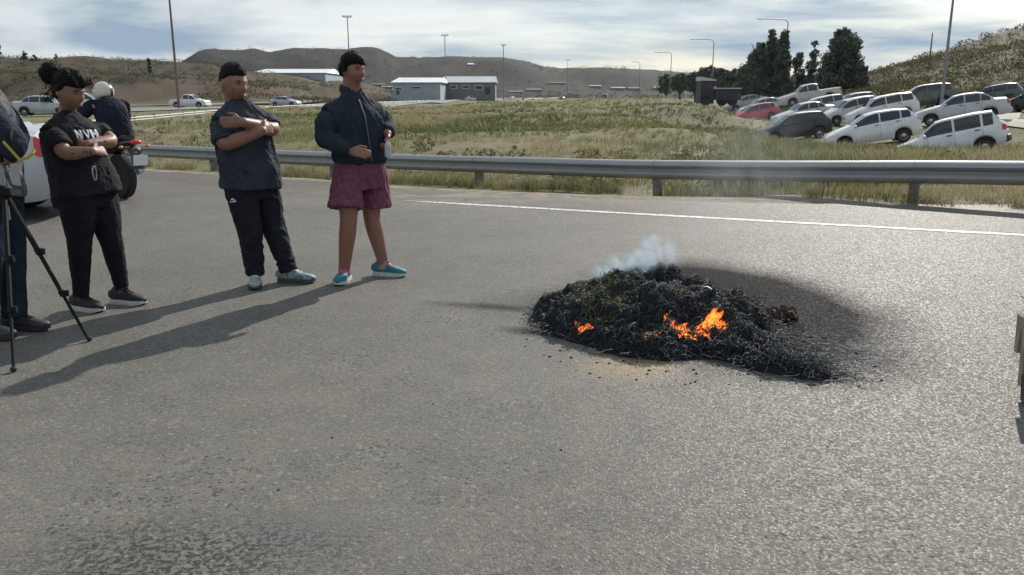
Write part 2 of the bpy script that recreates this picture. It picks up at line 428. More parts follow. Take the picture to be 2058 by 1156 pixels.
ST = [('sand', stain(1275, 735, 130, 42, -8, soft=.7, wob=.45, wsc=4), .55),
      ('soot', (1.54, 5.55, 1.14, 1.9, 8, .40, .20, 1.6), .97),
      ('soot', (1.62, 4.45, .62, .50, -35, .6, .35, 3), .9),
      ('soot', (.9, 5.55, 1.2, .75, 0, .75, .3, 2), .78),
      ('ash', (1.75, 4.55, .5, .4, 0, .8, .5, 4), .3),
      ('soot', stain(985, 617, 150, 9, -16, soft=.8, wob=.35, wsc=6), .7),
      ('soot', stain(1085, 668, 105, 12, -20, soft=.8, wob=.4, wsc=6), .8),
      ('soot', stain(1100, 640, 60, 40, 0, soft=.9, wob=.4, wsc=5), .5),
      ('smooth', stain(600, 1062, 150, 55, 10, soft=.6, wob=.3, wsc=3), .8),
      ('coarse', stain(350, 1130, 420, 120, 8, soft=.6, wob=.5, wsc=2.5), .8),
      ('coarse', stain(1000, 1170, 300, 70, 0, soft=.8, wob=.5, wsc=2.5), .35),
      ('grit', stain(1120, 1050, 90, 40, 0, soft=.8, wob=.5, wsc=5), .35),
      ('grit', stain(960, 985, 110, 25, 0, soft=.8, wob=.5, wsc=5), .3),
      ('dust', stain(1000, 410, 900, 14, -6, soft=.9, wob=.4, wsc=1.5), .6)]
M_asph = asphalt('worn_asphalt', (.166, .156, .136), (.032, .031, .029), .48, ST)
M_shld = asphalt('dusty_shoulder', (.145, .130, .110), (.05, .045, .04), .8, [('grit', stain(1500, 430, 700, 30, 0, soft=.9, wob=.5, wsc=2), .8), ('dust', stain(900, 395, 700, 20, 0, soft=.9, wob=.5, wsc=1), .8)])
L_UV = [(150, 352), (300, 364), (430, 374), (620, 388), (785, 402), (1000, 414.5), (1200, 426), (1500, 442.5), (1800, 459), (2058, 473), (2500, 497)]
LINE = np.array([g(u, v) for u, v in L_UV])
def dense(P, n):
    P = np.array(P, float); s = np.concatenate([[0], np.cumsum(np.linalg.norm(np.diff(P, axis=0), axis=1))])
    t = np.linspace(0, s[-1], n); Q = np.stack([np.interp(t, s, P[:, k]) for k in range(P.shape[1])], 1)
    for _ in range(max(1, n // 40)): Q[1:-1] = (Q[:-2] + 2 * Q[1:-1] + Q[2:]) / 4
    return Q
LD = dense(np.vstack([[-60, 22, 0], [-25, 17.5, 0], LINE, [9, 6.0, 0], [30, 1, 0]]), 260)
ex = LD[:, 0] + 0.0; ey = np.maximum(y_edge(ex) + .10 * fbm(np.stack([ex * 2.2, ex * 0, ex * 0], 1), 4, 3), LD[:, 1] + .25)
road = MB(); road.add(np.vstack([LD * [1, 1, 0], [[60, -40, 0], [-90, -40, 0]]]), [tuple(range(len(LD) + 1, -1, -1))])
road = road.build('road', M_asph, smooth=False); tag(road, 'worn grey asphalt road in the foreground', kind='structure')
sh = MB(); nL = len(LD)
sh.add(np.vstack([LD * [1, 1, 0], np.stack([ex, ey, ex * 0], 1)]), [(i, i + 1, nL + i + 1, nL + i) for i in range(nL - 1)])
sh = sh.build('road_shoulder', M_shld, smooth=False); tag(sh, 'dusty brown asphalt shoulder beyond the white line', kind='structure')
# painted edge line, worn
M_line = bpy.data.materials.new('worn_road_paint'); M_line.use_nodes = True
_n, _l = M_line.node_tree.nodes, M_line.node_tree.links; _b = _n['Principled BSDF']
_t = _n.new('ShaderNodeTexNoise'); _t.inputs['Scale'].default_value = 16; _t.inputs['Detail'].default_value = 8
_c = _n.new('ShaderNodeTexCoord'); _l.new(_c.outputs['Object'], _t.inputs['Vector'])
_r = _n.new('ShaderNodeValToRGB'); _e = _r.color_ramp.elements; _e[0].position, _e[1].position = .36, .56
_e[0].color, _e[1].color = (.2, .19, .17, 1), (.58, .565, .53, 1)
_l.new(_t.outputs['Fac'], _r.inputs['Fac']); _l.new(_r.outputs['Color'], _b.inputs['Base Color']); _b.inputs['Roughness'].default_value = .7
PL = dense(LINE[4:], 400); tn = np.gradient(PL, axis=0); tn /= np.linalg.norm(tn, axis=1)[:, None]; nrm = np.stack([-tn[:, 1], tn[:, 0], tn[:, 0] * 0], 1)
wv = .066 + .010 * fbm(np.stack([PL[:, 0] * 9, PL[:, 0] * 0, PL[:, 0] * 0], 1), 3, 2)
wv *= sstep(0, 40, np.arange(len(PL))) * .9 + .1
pm = MB(); n_ = len(PL); up4 = np.array((0, 0, .004))
pm.add(np.vstack([PL + nrm * wv[:, None] + up4, PL - nrm * wv[:, None] + up4]), [(i, n_ + i, n_ + i + 1, i + 1) for i in range(n_ - 1)])
tag(pm.build('road_edge_line', M_line, smooth=False), 'worn white edge line painted along the road', kind='structure')

# far carriageways
M_far = mat('far_asphalt', (.21, .20, .185), .7, noise=(.6, .2, 4))
M_gravel = mat('pale_gravel', (.40, .36, .30), .9, noise=(1.2, .25, 5), bump=(12, .03))
def strip(name, pts, w, m, lab, dz=.06, level=True):
    P = dense(pts, 120); t = np.gradient(P[:, :2], axis=0); t /= np.linalg.norm(t, axis=1)[:, None]; nn = np.stack([-t[:, 1], t[:, 0]], 1)
    rows = []
    for k in (-1, -.5, 0, .5, 1):
        q = P[:, :2] + nn * w / 2 * k; rows.append(np.concatenate([q, (ground_z(q[:, 0], q[:, 1]) + dz)[:, None]], 1))
    z = np.max([r[:, 2] for r in rows], 0)
    if level:
        for r in rows: r[:, 2] = z
    V = np.concatenate(rows); n = len(P); f = [(a * n + i, (a + 1) * n + i, (a + 1) * n + i + 1, a * n + i + 1) for a in range(4) for i in range(n - 1)]
    mb = MB(); mb.add(V, [q[::-1] for q in f]); o = mb.build(name, m); tag(o, lab, kind='structure'); return o
far_c = [(-95, 20), (-60, 47), (-38, 76), (-28, 110), (-20, 170), (-8, 300), (12, 480), (40, 700)]
strip('road', far_c, 9, M_far, 'far grey highway carriageway beyond the grass field')
strip('road', [(-130, 55), (-88, 92), (-66, 125), (-52, 150), (-39, 185), (-27, 240), (-10, 330), (8, 480)], 9, M_far, 'second far highway carriageway below the bank')
strip('track', [(60, 30), (40, 33), (26, 36), (23.5, 42), (30, 52), (45, 60)], 3, M_gravel, 'pale gravel track behind the parked cars', .03, False)
# ================================================================ guardrails
M_galv = mat('galvanised_steel', (.33, .34, .35), .6, metal=.4, noise=(6, .3, 5, (.31, .305, .30)), bump=(40, .002))
M_galv2 = mat('weathered_post', (.24, .235, .225), .7, metal=.3, noise=(9, .4, 4))
M_pale = mat('pale_rail', (.34, .335, .31), .6, noise=(2, .2, 3))
M_dark = mat('dark_post', (.06, .055, .05), .8)
W_PROF = [(-.03, .0), (.0, -.008), (.045, -.035), (.075, -.06), (.08, -.085), (.045, -.12), (.01, -.145), (.01, -.165), (.045, -.19), (.08, -.225), (.075, -.25), (.045, -.275), (.0, -.302), (-.03, -.31)]
def rail_beam(P, name, m, parent, side=-1, thick=.006, dip=0.0):
    P = np.array(P); t = np.gradient(P, axis=0); t[:, 2] = 0; t /= np.linalg.norm(t, axis=1)[:, None]
    nn = np.stack([-t[:, 1], t[:, 0], t[:, 0] * 0], 1) * side
    k = len(W_PROF); V = []
    for q, n in zip(P, nn):
        for o, z in W_PROF: V.append(q + n * o + np.array((0, 0, z)))
    for q, n in zip(P, nn):
        for o, z in W_PROF: V.append(q + n * (o - thick) + np.array((0, 0, z)))
    m_ = len(P); Fc = []
    for i in range(m_ - 1):
        for j in range(k - 1):
            a = i * k + j; Fc.append((a, a + 1, a + k + 1, a + k)); b = a + m_ * k; Fc.append((b, b + k, b + k + 1, b + 1))
        for j in (0, k - 1):
            a = i * k + j; b = a + m_ * k; Fc.append((a, a + k, b + k, b))
    for i in (0, m_ - 1):
        for j in range(k - 1):
            a = i * k + j; b = a + m_ * k; Fc.append((a, b, b + 1, a + 1))
    mb = MB(); mb.add(V, Fc); return mb.build(name, m, parent, sharp=50)
RD = dense(RAILP, 400)
s_ = np.concatenate([[0], np.cumsum(np.linalg.norm(np.diff(RD, axis=0), axis=1))])
def on_rail(s): return np.array([np.interp(s, s_, RD[:, k]) for k in range(3)])
i0 = np.argmin(np.abs(RD[:, 0] - RAILP[2][0])); s0 = s_[i0] % 3.9
gr = thing('guardrail', 'grey steel W-beam guardrail running along the road edge', 'guardrail', on_rail(s0) * [1, 1, 0])
posts = np.arange(s0, s_[-1] - .2, 3.9)
for a, b in zip(np.concatenate([[0], posts]), np.concatenate([posts, [s_[-1]]])):
    if b - a < .2: continue
    ss = np.linspace(a + .003, b + .12 if b < s_[-1] else b, 9)
    Q = np.array([on_rail(min(x, s_[-1])) for x in ss]); Q[:, 2] += -.012 * np.sin(np.linspace(0, math.pi, 9)) * random.uniform(0, 1)
    tt = Q[-1] - Q[0]; nv = np.array((tt[1], -tt[0], 0)); nv /= np.linalg.norm(nv)
    Q += nv * np.linspace(0, .011, 9)[:, None]
    rail_beam(Q, 'rail_beam', M_galv, gr, 1)
for k, s in enumerate(posts):
    q = on_rail(s); t = on_rail(s + .2) - on_rail(s - .2 if s > .2 else 0); t[2] = 0; t /= np.linalg.norm(t); nn = np.array((t[1], -t[0], 0))
    gzp = float(ground_z(np.array([q[0]]), np.array([q[1]]))[0]); lean = random.uniform(-.04, .09)
    mb = MB(); ax = np.array([t, nn, (0, 0, 1)])
    top = q[2] + .0 - .03; hh = top - gzp + .25
    c0 = q + nn * .12; c0[2] = top - hh / 2
    up = np.array((0, 0, 1.)) + t * lean; up /= np.linalg.norm(up); ax = np.array([t, nn, up])
    mb.box(c0 + t * -.06, (.008, .13, hh), ax); mb.box(c0 + nn * .061, (.11, .008, hh), ax); mb.box(c0 - nn * .061, (.11, .008, hh), ax)
    mb.build('post', M_galv2, gr, smooth=False)
    mb = MB(); mb.box(q + nn * .035 + np.array((0, 0, -.155)), (.16, .03, .2), np.array([t, nn, (0, 0, 1)])); mb.build('spacer', M_galv2, gr, smooth=False)
# far guardrail beside the highway
FR = []
for u, v, d in [(-150, 268, 31), (30, 252, 36.5), (300, 232, 54), (420, 221.5, 72), (540, 214, 92), (640, 209, 118), (750, 205, 150), (870, 201.5, 200), (1000, 199, 270)]:
    FR.append(at(u, v, d))
FR = dense(FR, 200); sf = np.concatenate([[0], np.cumsum(np.linalg.norm(np.diff(FR, axis=0), axis=1))])
fr = thing('guardrail', 'pale distant guardrail with dark posts beside the far highway', 'guardrail', FR[0] * [1, 1, 0])
pp = np.arange(1, sf[-1], 4.0)
for a in np.arange(0, sf[-1] - 8, 8.0):
    Q = np.array([[np.interp(x, sf, FR[:, k]) for k in range(3)] for x in np.linspace(a, a + 8, 5)])
    rail_beam(Q, 'rail_beam', M_pale, fr, -1)
for s in pp:
    q = np.array([np.interp(s, sf, FR[:, k]) for k in range(3)])
    gzp = float(ground_z(np.array([q[0]]), np.array([q[1]]))[0])
    mb = MB(); h = max(q[2] - gzp, .3) + .2; mb.box((q[0], q[1] - .16, q[2] + .04 - h / 2), (.14, .14, h)); mb.build('post', M_dark, fr, smooth=False)

# ================================================================ grass and scrub
M_grass = mat('dry_grass', (1, 1, 1), .8, spec=.2, tint=True)
_n, _l = M_grass.node_tree.nodes, M_grass.node_tree.links
_tr = _n.new('ShaderNodeBsdfTranslucent'); _mx = _n.new('ShaderNodeMixShader'); _mx.inputs[0].default_value = .35
_a = [x for x in _n if x.type == 'ATTRIBUTE'][0]; _l.new(_a.outputs['Color'], _tr.inputs['Color'])
_l.new(_n['Principled BSDF'].outputs[0], _mx.inputs[1]); _l.new(_tr.outputs[0], _mx.inputs[2]); _l.new(_mx.outputs[0], _n['Material Output'].inputs['Surface'])
STRAW, OLIVE, GREEN, YEL = (np.array(c) for c in ((.33, .29, .175), (.185, .185, .09), (.11, .13, .055), (.29, .27, .11)))
def grass(name, X, Y, hgt, bw, nb, pal, lab, spread=.10):
    n = len(X); Z = ground_z(X, Y)
    base = np.repeat(np.stack([X, Y, Z], 1), nb, 0); N = n * nb
    hh = np.repeat(hgt, nb) * rng.uniform(.55, 1.1, N); ww = np.repeat(bw, nb) * rng.uniform(.6, 1.2, N)
    a = rng.uniform(0, 2 * math.pi, N); off = rng.uniform(0, spread, N)
    b0 = base + np.stack([np.cos(a) * off, np.sin(a) * off, 0 * a - .03], 1)
    ln = rng.uniform(.1, .75, N) * hh; a2 = a + rng.normal(0, .5, N)
    tip = b0 + np.stack([np.cos(a2) * ln, np.sin(a2) * ln, hh], 1)
    mid = (b0 + tip) / 2 + np.stack([-np.cos(a2) * ln * .18, -np.sin(a2) * ln * .18, hh * .10], 1)
    s = np.stack([-np.sin(a2), np.cos(a2), 0 * a], 1) * ww[:, None] / 2
    V = np.stack([b0 - s, b0 + s, mid + s * .8, mid - s * .8, tip], 1).reshape(-1, 3)
    k = np.arange(N)[:, None] * 5
    tri = np.concatenate([k + [0, 1, 2], k + [0, 2, 3], k + [3, 2, 4]], 0)
    C = np.repeat(pal, nb, 0) * rng.uniform(.75, 1.25, (N, 1)); C = np.repeat(C, 5, 0)
    o = fast_mesh(name, V, tri, M_grass, tint=np.clip(C, 0, 1)); return tag(o, lab, kind='stuff')
def pal_at(X, Y, green=.0):
    P = np.stack([X, Y, X * 0], 1); n = fbm(P * .16, 3, 61) + .35 * fbm(P * .9, 2, 62) + green + .15
    w = sstep(-.45, .25, n)[:, None]; C = STRAW * (1 - w) + OLIVE * w
    w2 = sstep(.35, .9, n)[:, None]; C = C * (1 - w2) + GREEN * w2
    y = (rng.uniform(0, 1, len(X)) > .85)[:, None]; return np.where(y, YEL, C)
# field: polar sample, thinner with distance
def sample(n, y0, y1, x_over_y=(-1.0, 1.0), p=1.6):
    t = rng.uniform(0, 1, n); Y = (y0 ** (1 - p) + t * (y1 ** (1 - p) - y0 ** (1 - p))) ** (1 / (1 - p))
    return Y * rng.uniform(*x_over_y, n), Y
X, Y = sample(29000, 9, 120, (-.85, .85), 1.7)
ud = CX + F * 1.0265 * X / Y
P_ = np.stack([X, Y, X * 0], 1); clump = fbm(P_ * .5, 3, 91)
rail_y = np.interp(X, RD[::-1, 0], RD[::-1, 1])
ok = (Y > rail_y + .25) & (clump > -.45 + rng.uniform(-.3, .3, len(X)))
far_rail_y = np.interp(X, FR[:, 0], FR[:, 1]); ok &= ~((X < FR[-1, 0]) & (Y > far_rail_y - .6) & (X < -10))
ok &= ~((ud > 1720) & (Y > 34) & (Y < 62))
X, Y = X[ok], Y[ok]; clump = clump[ok]
sz = np.clip(Y / 22, .8, 3.2)
grass('grass', X, Y, rng.uniform(.08, .24, len(X)) * (1 + .35 * clump) * (1 + .02 * np.minimum(Y, 40)) * .75, .014 * sz ** 1.3, 9, pal_at(X, Y, .05 * 0), 'dry yellow green grass covering the field behind the guardrail', .16)
X, Y = sample(9000, 32, 100, (-.34, .28), 1.3)
grass('grass', X, Y, rng.uniform(.10, .26, len(X)), .03 + .0008 * Y, 5, pal_at(X, Y, -.05), 'short dry meadow grass in the middle of the field', .35)
# taller tufts along the rail foot
s = rng.uniform(0, s_[-1], 3000); Q = np.array([on_rail(x) for x in s]); off = rng.normal(.12, .28, len(s))
X, Y = Q[:, 0], Q[:, 1] + off
k = fbm(np.stack([X * 1.3, Y * 0, X * 0], 1), 3, 4) > -.35; X, Y = X[k], Y[k]
grass('grass', X, Y, rng.uniform(.10, .30, len(X)), np.full(len(X), .009), 11, pal_at(X, Y, .15), 'tufts of weeds growing along the foot of the guardrail', .09)

X, Y = sample(8000, 14, 46, (.26, .80), 1.6); Zc = ground_z(X, Y); uu = CX + F * X / Y
k = (Y > np.interp(X, RD[::-1, 0], RD[::-1, 1]) + .8) & (Y < np.interp(uu, [1350, 1500, 1520, 1670, 1780, 1800, 2040, 2100], [42, 42, 44, 37, 36, 29, 27, 26])); X, Y = X[k], Y[k]
grass('grass', X, Y, rng.uniform(.18, .42, len(X)), .018 + .0004 * Y, 8, pal_at(X, Y, -.2), 'tall dry grass in front of the parked cars', .2)
# shrubs: leafy clumps, one mass for each slope
def leaf_cloud(C, Rr, nper, size, tint, flat=.8):
    """C (n,3) centres, Rr radii; returns V,F,T of small leaf quads"""
    n = len(C); N = n * nper
    d = rng.normal(0, 1, (N, 3)); d /= np.linalg.norm(d, axis=1)[:, None]
    rr = np.repeat(Rr, nper) * rng.uniform(.45, 1.0, N) ** .6
    P = np.repeat(C, nper, 0) + d * rr[:, None] * np.array((1, 1, flat))
    a = rng.normal(0, 1, (N, 3)); a /= np.linalg.norm(a, axis=1)[:, None]
    b = np.cross(a, rng.normal(0, 1, (N, 3))); b /= np.linalg.norm(b, axis=1)[:, None] + 1e-9
    sz = (np.repeat(size, nper) if np.ndim(size) else size) * rng.uniform(.6, 1.3, N); a *= sz[:, None]; b *= (sz * .55)[:, None]
    V = np.stack([P - a, P + b * .9, P + a, P - b], 1).reshape(-1, 3)
    Fq = (np.arange(N)[:, None] * 4 + np.arange(4))
    T = np.repeat(tint, nper, 0) * rng.uniform(.6, 1.35, (N, 1)); T = np.repeat(T, 4, 0)
    return V, Fq, np.clip(T, 0, 1)
def scrub(name, X, Y, r, lab, dark=1.0, nper=34, lsz=.2):
    Z = ground_z(X, Y); C = np.stack([X, Y, Z + r * .3 - .12 * (Y > 60)], 1)
    w = rng.uniform(0, 1, (len(X), 1)); T = (np.array((.075, .085, .04)) * w + np.array((.16, .135, .07)) * (1 - w)) * dark
    V, Fq, T = leaf_cloud(C, r, nper, r * lsz, T, .6); o = fast_mesh(name, V, Fq, M_grass, tint=T); return tag(o, lab, kind='stuff')
X, Y = sample(5200, 165, 330, (-.85, .0), 1.2); k = (CX + F * X / Y < 800) & (fbm(np.stack([X * .04, Y * .04, X * 0], 1), 3, 70) > -.3); X, Y = X[k], Y[k]
scrub('scrub', X, Y, rng.uniform(.4, 1.5, len(X)), 'low dark scrub dotted over the eroded left bank', .7, 26, .16)
X, Y = sample(3500, 62, 155, (.36, .72), .6); k = fbm(np.stack([X * .08, Y * .08, X * 0], 1), 3, 71) > -.9 + rng.uniform(-.3, .3, len(X)); X, Y = X[k], Y[k]
scrub('scrub', X, Y, rng.uniform(.25, 1.1, len(X)), 'grey green scrub covering the hill on the right', .8, 34, .14)
X, Y = sample(700, 14, 100, (-.6, .55), 1.6); k = (fbm(np.stack([X * .2, Y * .2, X * 0], 1), 3, 72) > .15) & (Y > np.interp(X, RD[::-1, 0], RD[::-1, 1]) + 1.2); X, Y = X[k], Y[k]
scrub('scrub', X, Y, rng.uniform(.12, .38, len(X)), 'small olive bushes scattered in the grass field', 1.5, 60)
X, Y = sample(1500, 700, 1450, (-.42, .25), 1.3)
scrub('scrub', X, Y, rng.uniform(1.5, 4.5, len(X)), 'far dark scrub on the table hills', .7, 26, .16)

# ================================================================ trees
M_leaf = mat('foliage', (1, 1, 1), .7, spec=.25, tint=True)
_n, _l = M_leaf.node_tree.nodes, M_leaf.node_tree.links
_tr = _n.new('ShaderNodeBsdfTranslucent'); _mx = _n.new('ShaderNodeMixShader'); _mx.inputs[0].default_value = .25
_a = [x for x in _n if x.type == 'ATTRIBUTE'][0]; _l.new(_a.outputs['Color'], _tr.inputs['Color'])
_l.new(_n['Principled BSDF'].outputs[0], _mx.inputs[1]); _l.new(_tr.outputs[0], _mx.inputs[2]); _l.new(_mx.outputs[0], _n['Material Output'].inputs['Surface'])
M_bark = mat('bark', (.10, .08, .06), .9, noise=(8, .5, 4), bump=(20, .02))
def tree(u, Y, lobes, lab, name='tree', nleaf=3200, size=.16, colr=(.12, .145, .115), group=None, trunk=.2):
    """lobes in photo-height pixels: (du, v_centre, ru, rv): real clumps of leaves round a trunk"""
    X = (u - CX) / (F * 1.0265) * Y; z0 = float(ground_z(np.array([X]), np.array([Y]))[0])
    t = thing(name, lab, 'tree', (X, Y, z0), group); mpp = Y / KV
    C, Rr = [], []
    top = z0
    for du, v, ru, rv in lobes:
        ru *= 1.22; rv *= 1.08
        c = np.array((X + du * mpp, Y + random.uniform(-.3, .3) * ru * mpp, HC + (195 - v) * mpp)); top = max(top, c[2] + rv * mpp * .6)
        k = max(8, int(ru * rv / 5))
        for _ in range(k):
            d = rng.normal(0, 1, 3); d /= np.linalg.norm(d); q = rng.uniform(.25, 1) ** .5
            C.append(c + d * q * np.array((ru, ru, rv)) * mpp * .86); Rr.append(rng.uniform(.10, .20) * min(ru, rv) * mpp + .12)
    C, Rr = np.array(C), np.array(Rr); nper = max(10, int(nleaf * 2.2 / len(C)))
    T = np.array(colr) * rng.uniform(.65, 1.4, (len(C), 1)) * np.array((1, 1, 1))
    V, Fq, T = leaf_cloud(C, Rr, nper, size * .72, T, .9); fast_mesh('crown', V, Fq, M_leaf, t, tint=T)
    mb = MB(); pts = [(X + .08 * math.sin(k * 1.7) * k, Y, z0 - .2 + (top - z0 + .2) * k / 6) for k in range(7)]
    mb.tube(pts, [trunk * (1 - .14 * k) for k in range(7)], 7)
    for _ in range(9):
        c = C[rng.integers(len(C))]; h = rng.uniform(.2, .75); b = np.array((X, Y, z0 + (c[2] - z0) * h))
        mb.tube([b, (b + c) / 2 + np.array((0, 0, .1)), c], [trunk * .35, trunk * .22, trunk * .08], 5)
    mb.build('trunk', M_bark, t); return t
G = 'trees behind the parked cars'
tree(1510, 92, [(0, 172, 34, 22), (2, 145, 28, 24), (8, 118, 17, 22), (12, 98, 9, 12), (-22, 180, 18, 14)], 'dark conical evergreen at the left of the tall tree cluster', size=.2, nleaf=6500, group=G)
tree(1545, 94, [(0, 170, 30, 26), (0, 135, 21, 32), (0, 98, 13, 24), (-1, 74, 7, 13)], 'tall dark evergreen spire beside the lamp post arm', size=.2, nleaf=5800, group=G)
tree(1568, 91, [(0, 170, 24, 25), (0, 130, 15, 34), (0, 95, 10, 26), (1, 72, 6, 11)], 'slimmer dark spire right of the tallest evergreen spire', size=.2, nleaf=4600, group=G)
tree(1600, 96, [(0, 150, 15, 12), (-5, 128, 12, 12), (8, 175, 26, 18), (2, 112, 7, 8)], 'thin ragged tree with sky showing through, left of the round one', size=.17, nleaf=2400, group=G)
tree(1628, 98, [(0, 135, 12, 16), (3, 108, 8, 12), (2, 90, 5, 8), (0, 170, 20, 22)], 'sparse tall sapling in the gap between the big trees', size=.16, nleaf=2200, group=G)
tree(1688, 86, [(0, 160, 44, 32), (-2, 124, 38, 32), (0, 94, 28, 26), (-4, 72, 15, 13), (28, 165, 22, 26), (-26, 150, 18, 30)], 'large dense rounded evergreen right of the other trees', size=.22, nleaf=11000, group=G, trunk=.35)
tree(1730, 84, [(0, 165, 14, 24), (-5, 140, 10, 14)], 'small dark tree at the right foot of the rounded evergreen', size=.18, nleaf=1700, group=G)
G2 = 'dark tree belt in the distance'
for u, Y, r, v, lab in [(1338, 230, 17, 164, 'dark tree at the left end of the belt'), (1366, 190, 20, 160, 'broad dark tree below the second lamp post'), (1396, 180, 20, 157, 'dark tree just left of the dark truck'), (1424, 165, 24, 147, 'rounded dark tree under the street lamp arm'),
                        (1452, 150, 22, 152, 'dark tree between the truck and the evergreens'), (1478, 140, 20, 154, 'low dark tree touching the conical evergreen'), (1610, 110, 26, 168, 'low dark bush filling the gap under the ragged tree'), (1650, 108, 22, 166, 'low dark bush at the left foot of the rounded evergreen')]:
    tree(u, Y, [(0, v + 12, r, 16), (-r * .4, v, r * .6, 12), (r * .4, v + 3, r * .6, 13), (0, v - 6, r * .45, 9)], lab, size=.3, nleaf=2200, group=G2, trunk=.25)
G3 = 'trees along the left plateau skyline'
for u, h, r, lab in [(8, 30, 11, 'bushy tree at the left end of the plateau skyline'), (26, 12, 7, 'low bush beside the leftmost skyline tree'), (60, 26, 8, 'thin tree above the left plateau skyline'), (80, 18, 8, 'short thin tree left of the woman on the skyline'),
                     (121, 18, 3, 'spindly treetop above the woman on the skyline')]:
    tree(u, 296, [(0, 128 - h * .35, r, h * .4), (1, 128 - h * .75, r * .5, h * .3)], lab, size=.4, nleaf=500, group=G3, trunk=.15)
tree(306, 230, [(0, 140, 4, 10), (0, 128, 3, 10), (0, 120, 1.8, 5)], 'single slim poplar standing on the left bank', size=.35, nleaf=700, trunk=.15)
# ================================================================ poles and lamps
M_pole = mat('grey_pole', (.22, .22, .22), .5, metal=.4)
M_wood = mat('wooden_pole', (.22, .17, .12), .85, noise=(6, .4, 4))
M_white = mat('white_sheet_metal', (.72, .73, .74), .5, noise=(.8, .12, 3))
M_wall = mat('blue_grey_wall', (.34, .38, .42), .8, noise=(.5, .15, 4))
M_greyw = mat('grey_wall', (.20, .20, .205), .8, noise=(.5, .2, 4))
M_dull = mat('dull_render', (.24, .225, .205), .9, noise=(.6, .3, 4))
M_glassd = mat('dark_window', (.03, .035, .04), .15)
def zg(x, y): return float(ground_z(np.array([x]), np.array([y]))[0])
def X_at(u, Y): return (u - CX) / (F * 1.0265) * Y
def z_at(v, Y): return HC + (195 - v) / KV * Y
def lamp_post(u, Y, vtop, arm, lab, r=.09, head='arm', m=None, lean=0):
    X = X_at(u, Y); z0 = zg(X, Y); z1 = z_at(vtop, Y); t = thing('lamp_post', lab, 'lamp post', (X, Y, z0))
    mb = MB(); mb.tube([(X, Y, z0 - .3), (X + lean * .5, Y, (z0 + z1) / 2), (X + lean, Y, z1)], [r, r * .8, r * .55], 8); mb.build('pole', m or M_pole, t)
    if head == 'arm':
        a = arm / KV * Y; mb = MB()
        mb.tube([(X + lean, Y, z1 - .1), (X + lean - a * .06, Y, z1 + .25), (X + lean - a * .25, Y, z1 + .42), (X + lean - a, Y, z1 + .46)], [r * .5] * 4, 6); mb.build('arm', M_pole, t)
        mb = MB(); mb.ball((X + lean - a - .3, Y, z1 + .45), (.55, .16, .09), nu=10, nv=6); mb.build('lamp_head', M_white, t)
    elif head == 'mast':
        mb = MB(); mb.tube([(X - arm / KV * Y, Y, z1), (X + arm / KV * Y, Y, z1)], [.08, .08], 6); mb.build('crossbar', M_pole, t)
        for k in (-1, -.35, .35, 1):
            mb = MB(); mb.box((X + k * arm / KV * Y, Y - .1, z1 + .2), (.5, .3, .35), taper=.7); mb.build('floodlight', M_white, t, smooth=False)
    return t
lamp_post(358, 88, -60, 0, 'tall wooden pole at the left with no lamp in view', .15, 'none', M_wood, 0)
lamp_post(1893, 48, -40, 0, 'tall pole on the right hillside running out of the top', .10, 'none', M_pole, 0)
lamp_post(1860, 105, 68, 0, 'short bare post on the ridge of the right hill', .12, 'none', M_wood)
lamp_post(705, 190, 38, 8, 'floodlight mast behind the man in shorts', .17, 'mast')
lamp_post(896, 240, 74, 6, 'floodlight mast left of the grey building front', .18, 'mast')
lamp_post(1012, 300, 93, 4, 'floodlight mast at the right end of the grey building', .2, 'mast')
lamp_post(1573, 120, 48, 52, 'street lamp whose long arm passes over the evergreens', .12)
lamp_post(1429, 150, 86, 40, 'street lamp left of the evergreens with its arm out left', .12)
lamp_post(1346, 210, 110, 30, 'third street lamp, smaller and farther down the road', .13)
lamp_post(1284, 330, 128, 18, 'faint farthest street lamp over the distant road', .15)
lamp_post(1140, 420, 122, 6, 'thin distant mast near the end of the table hill', .16, 'mast')
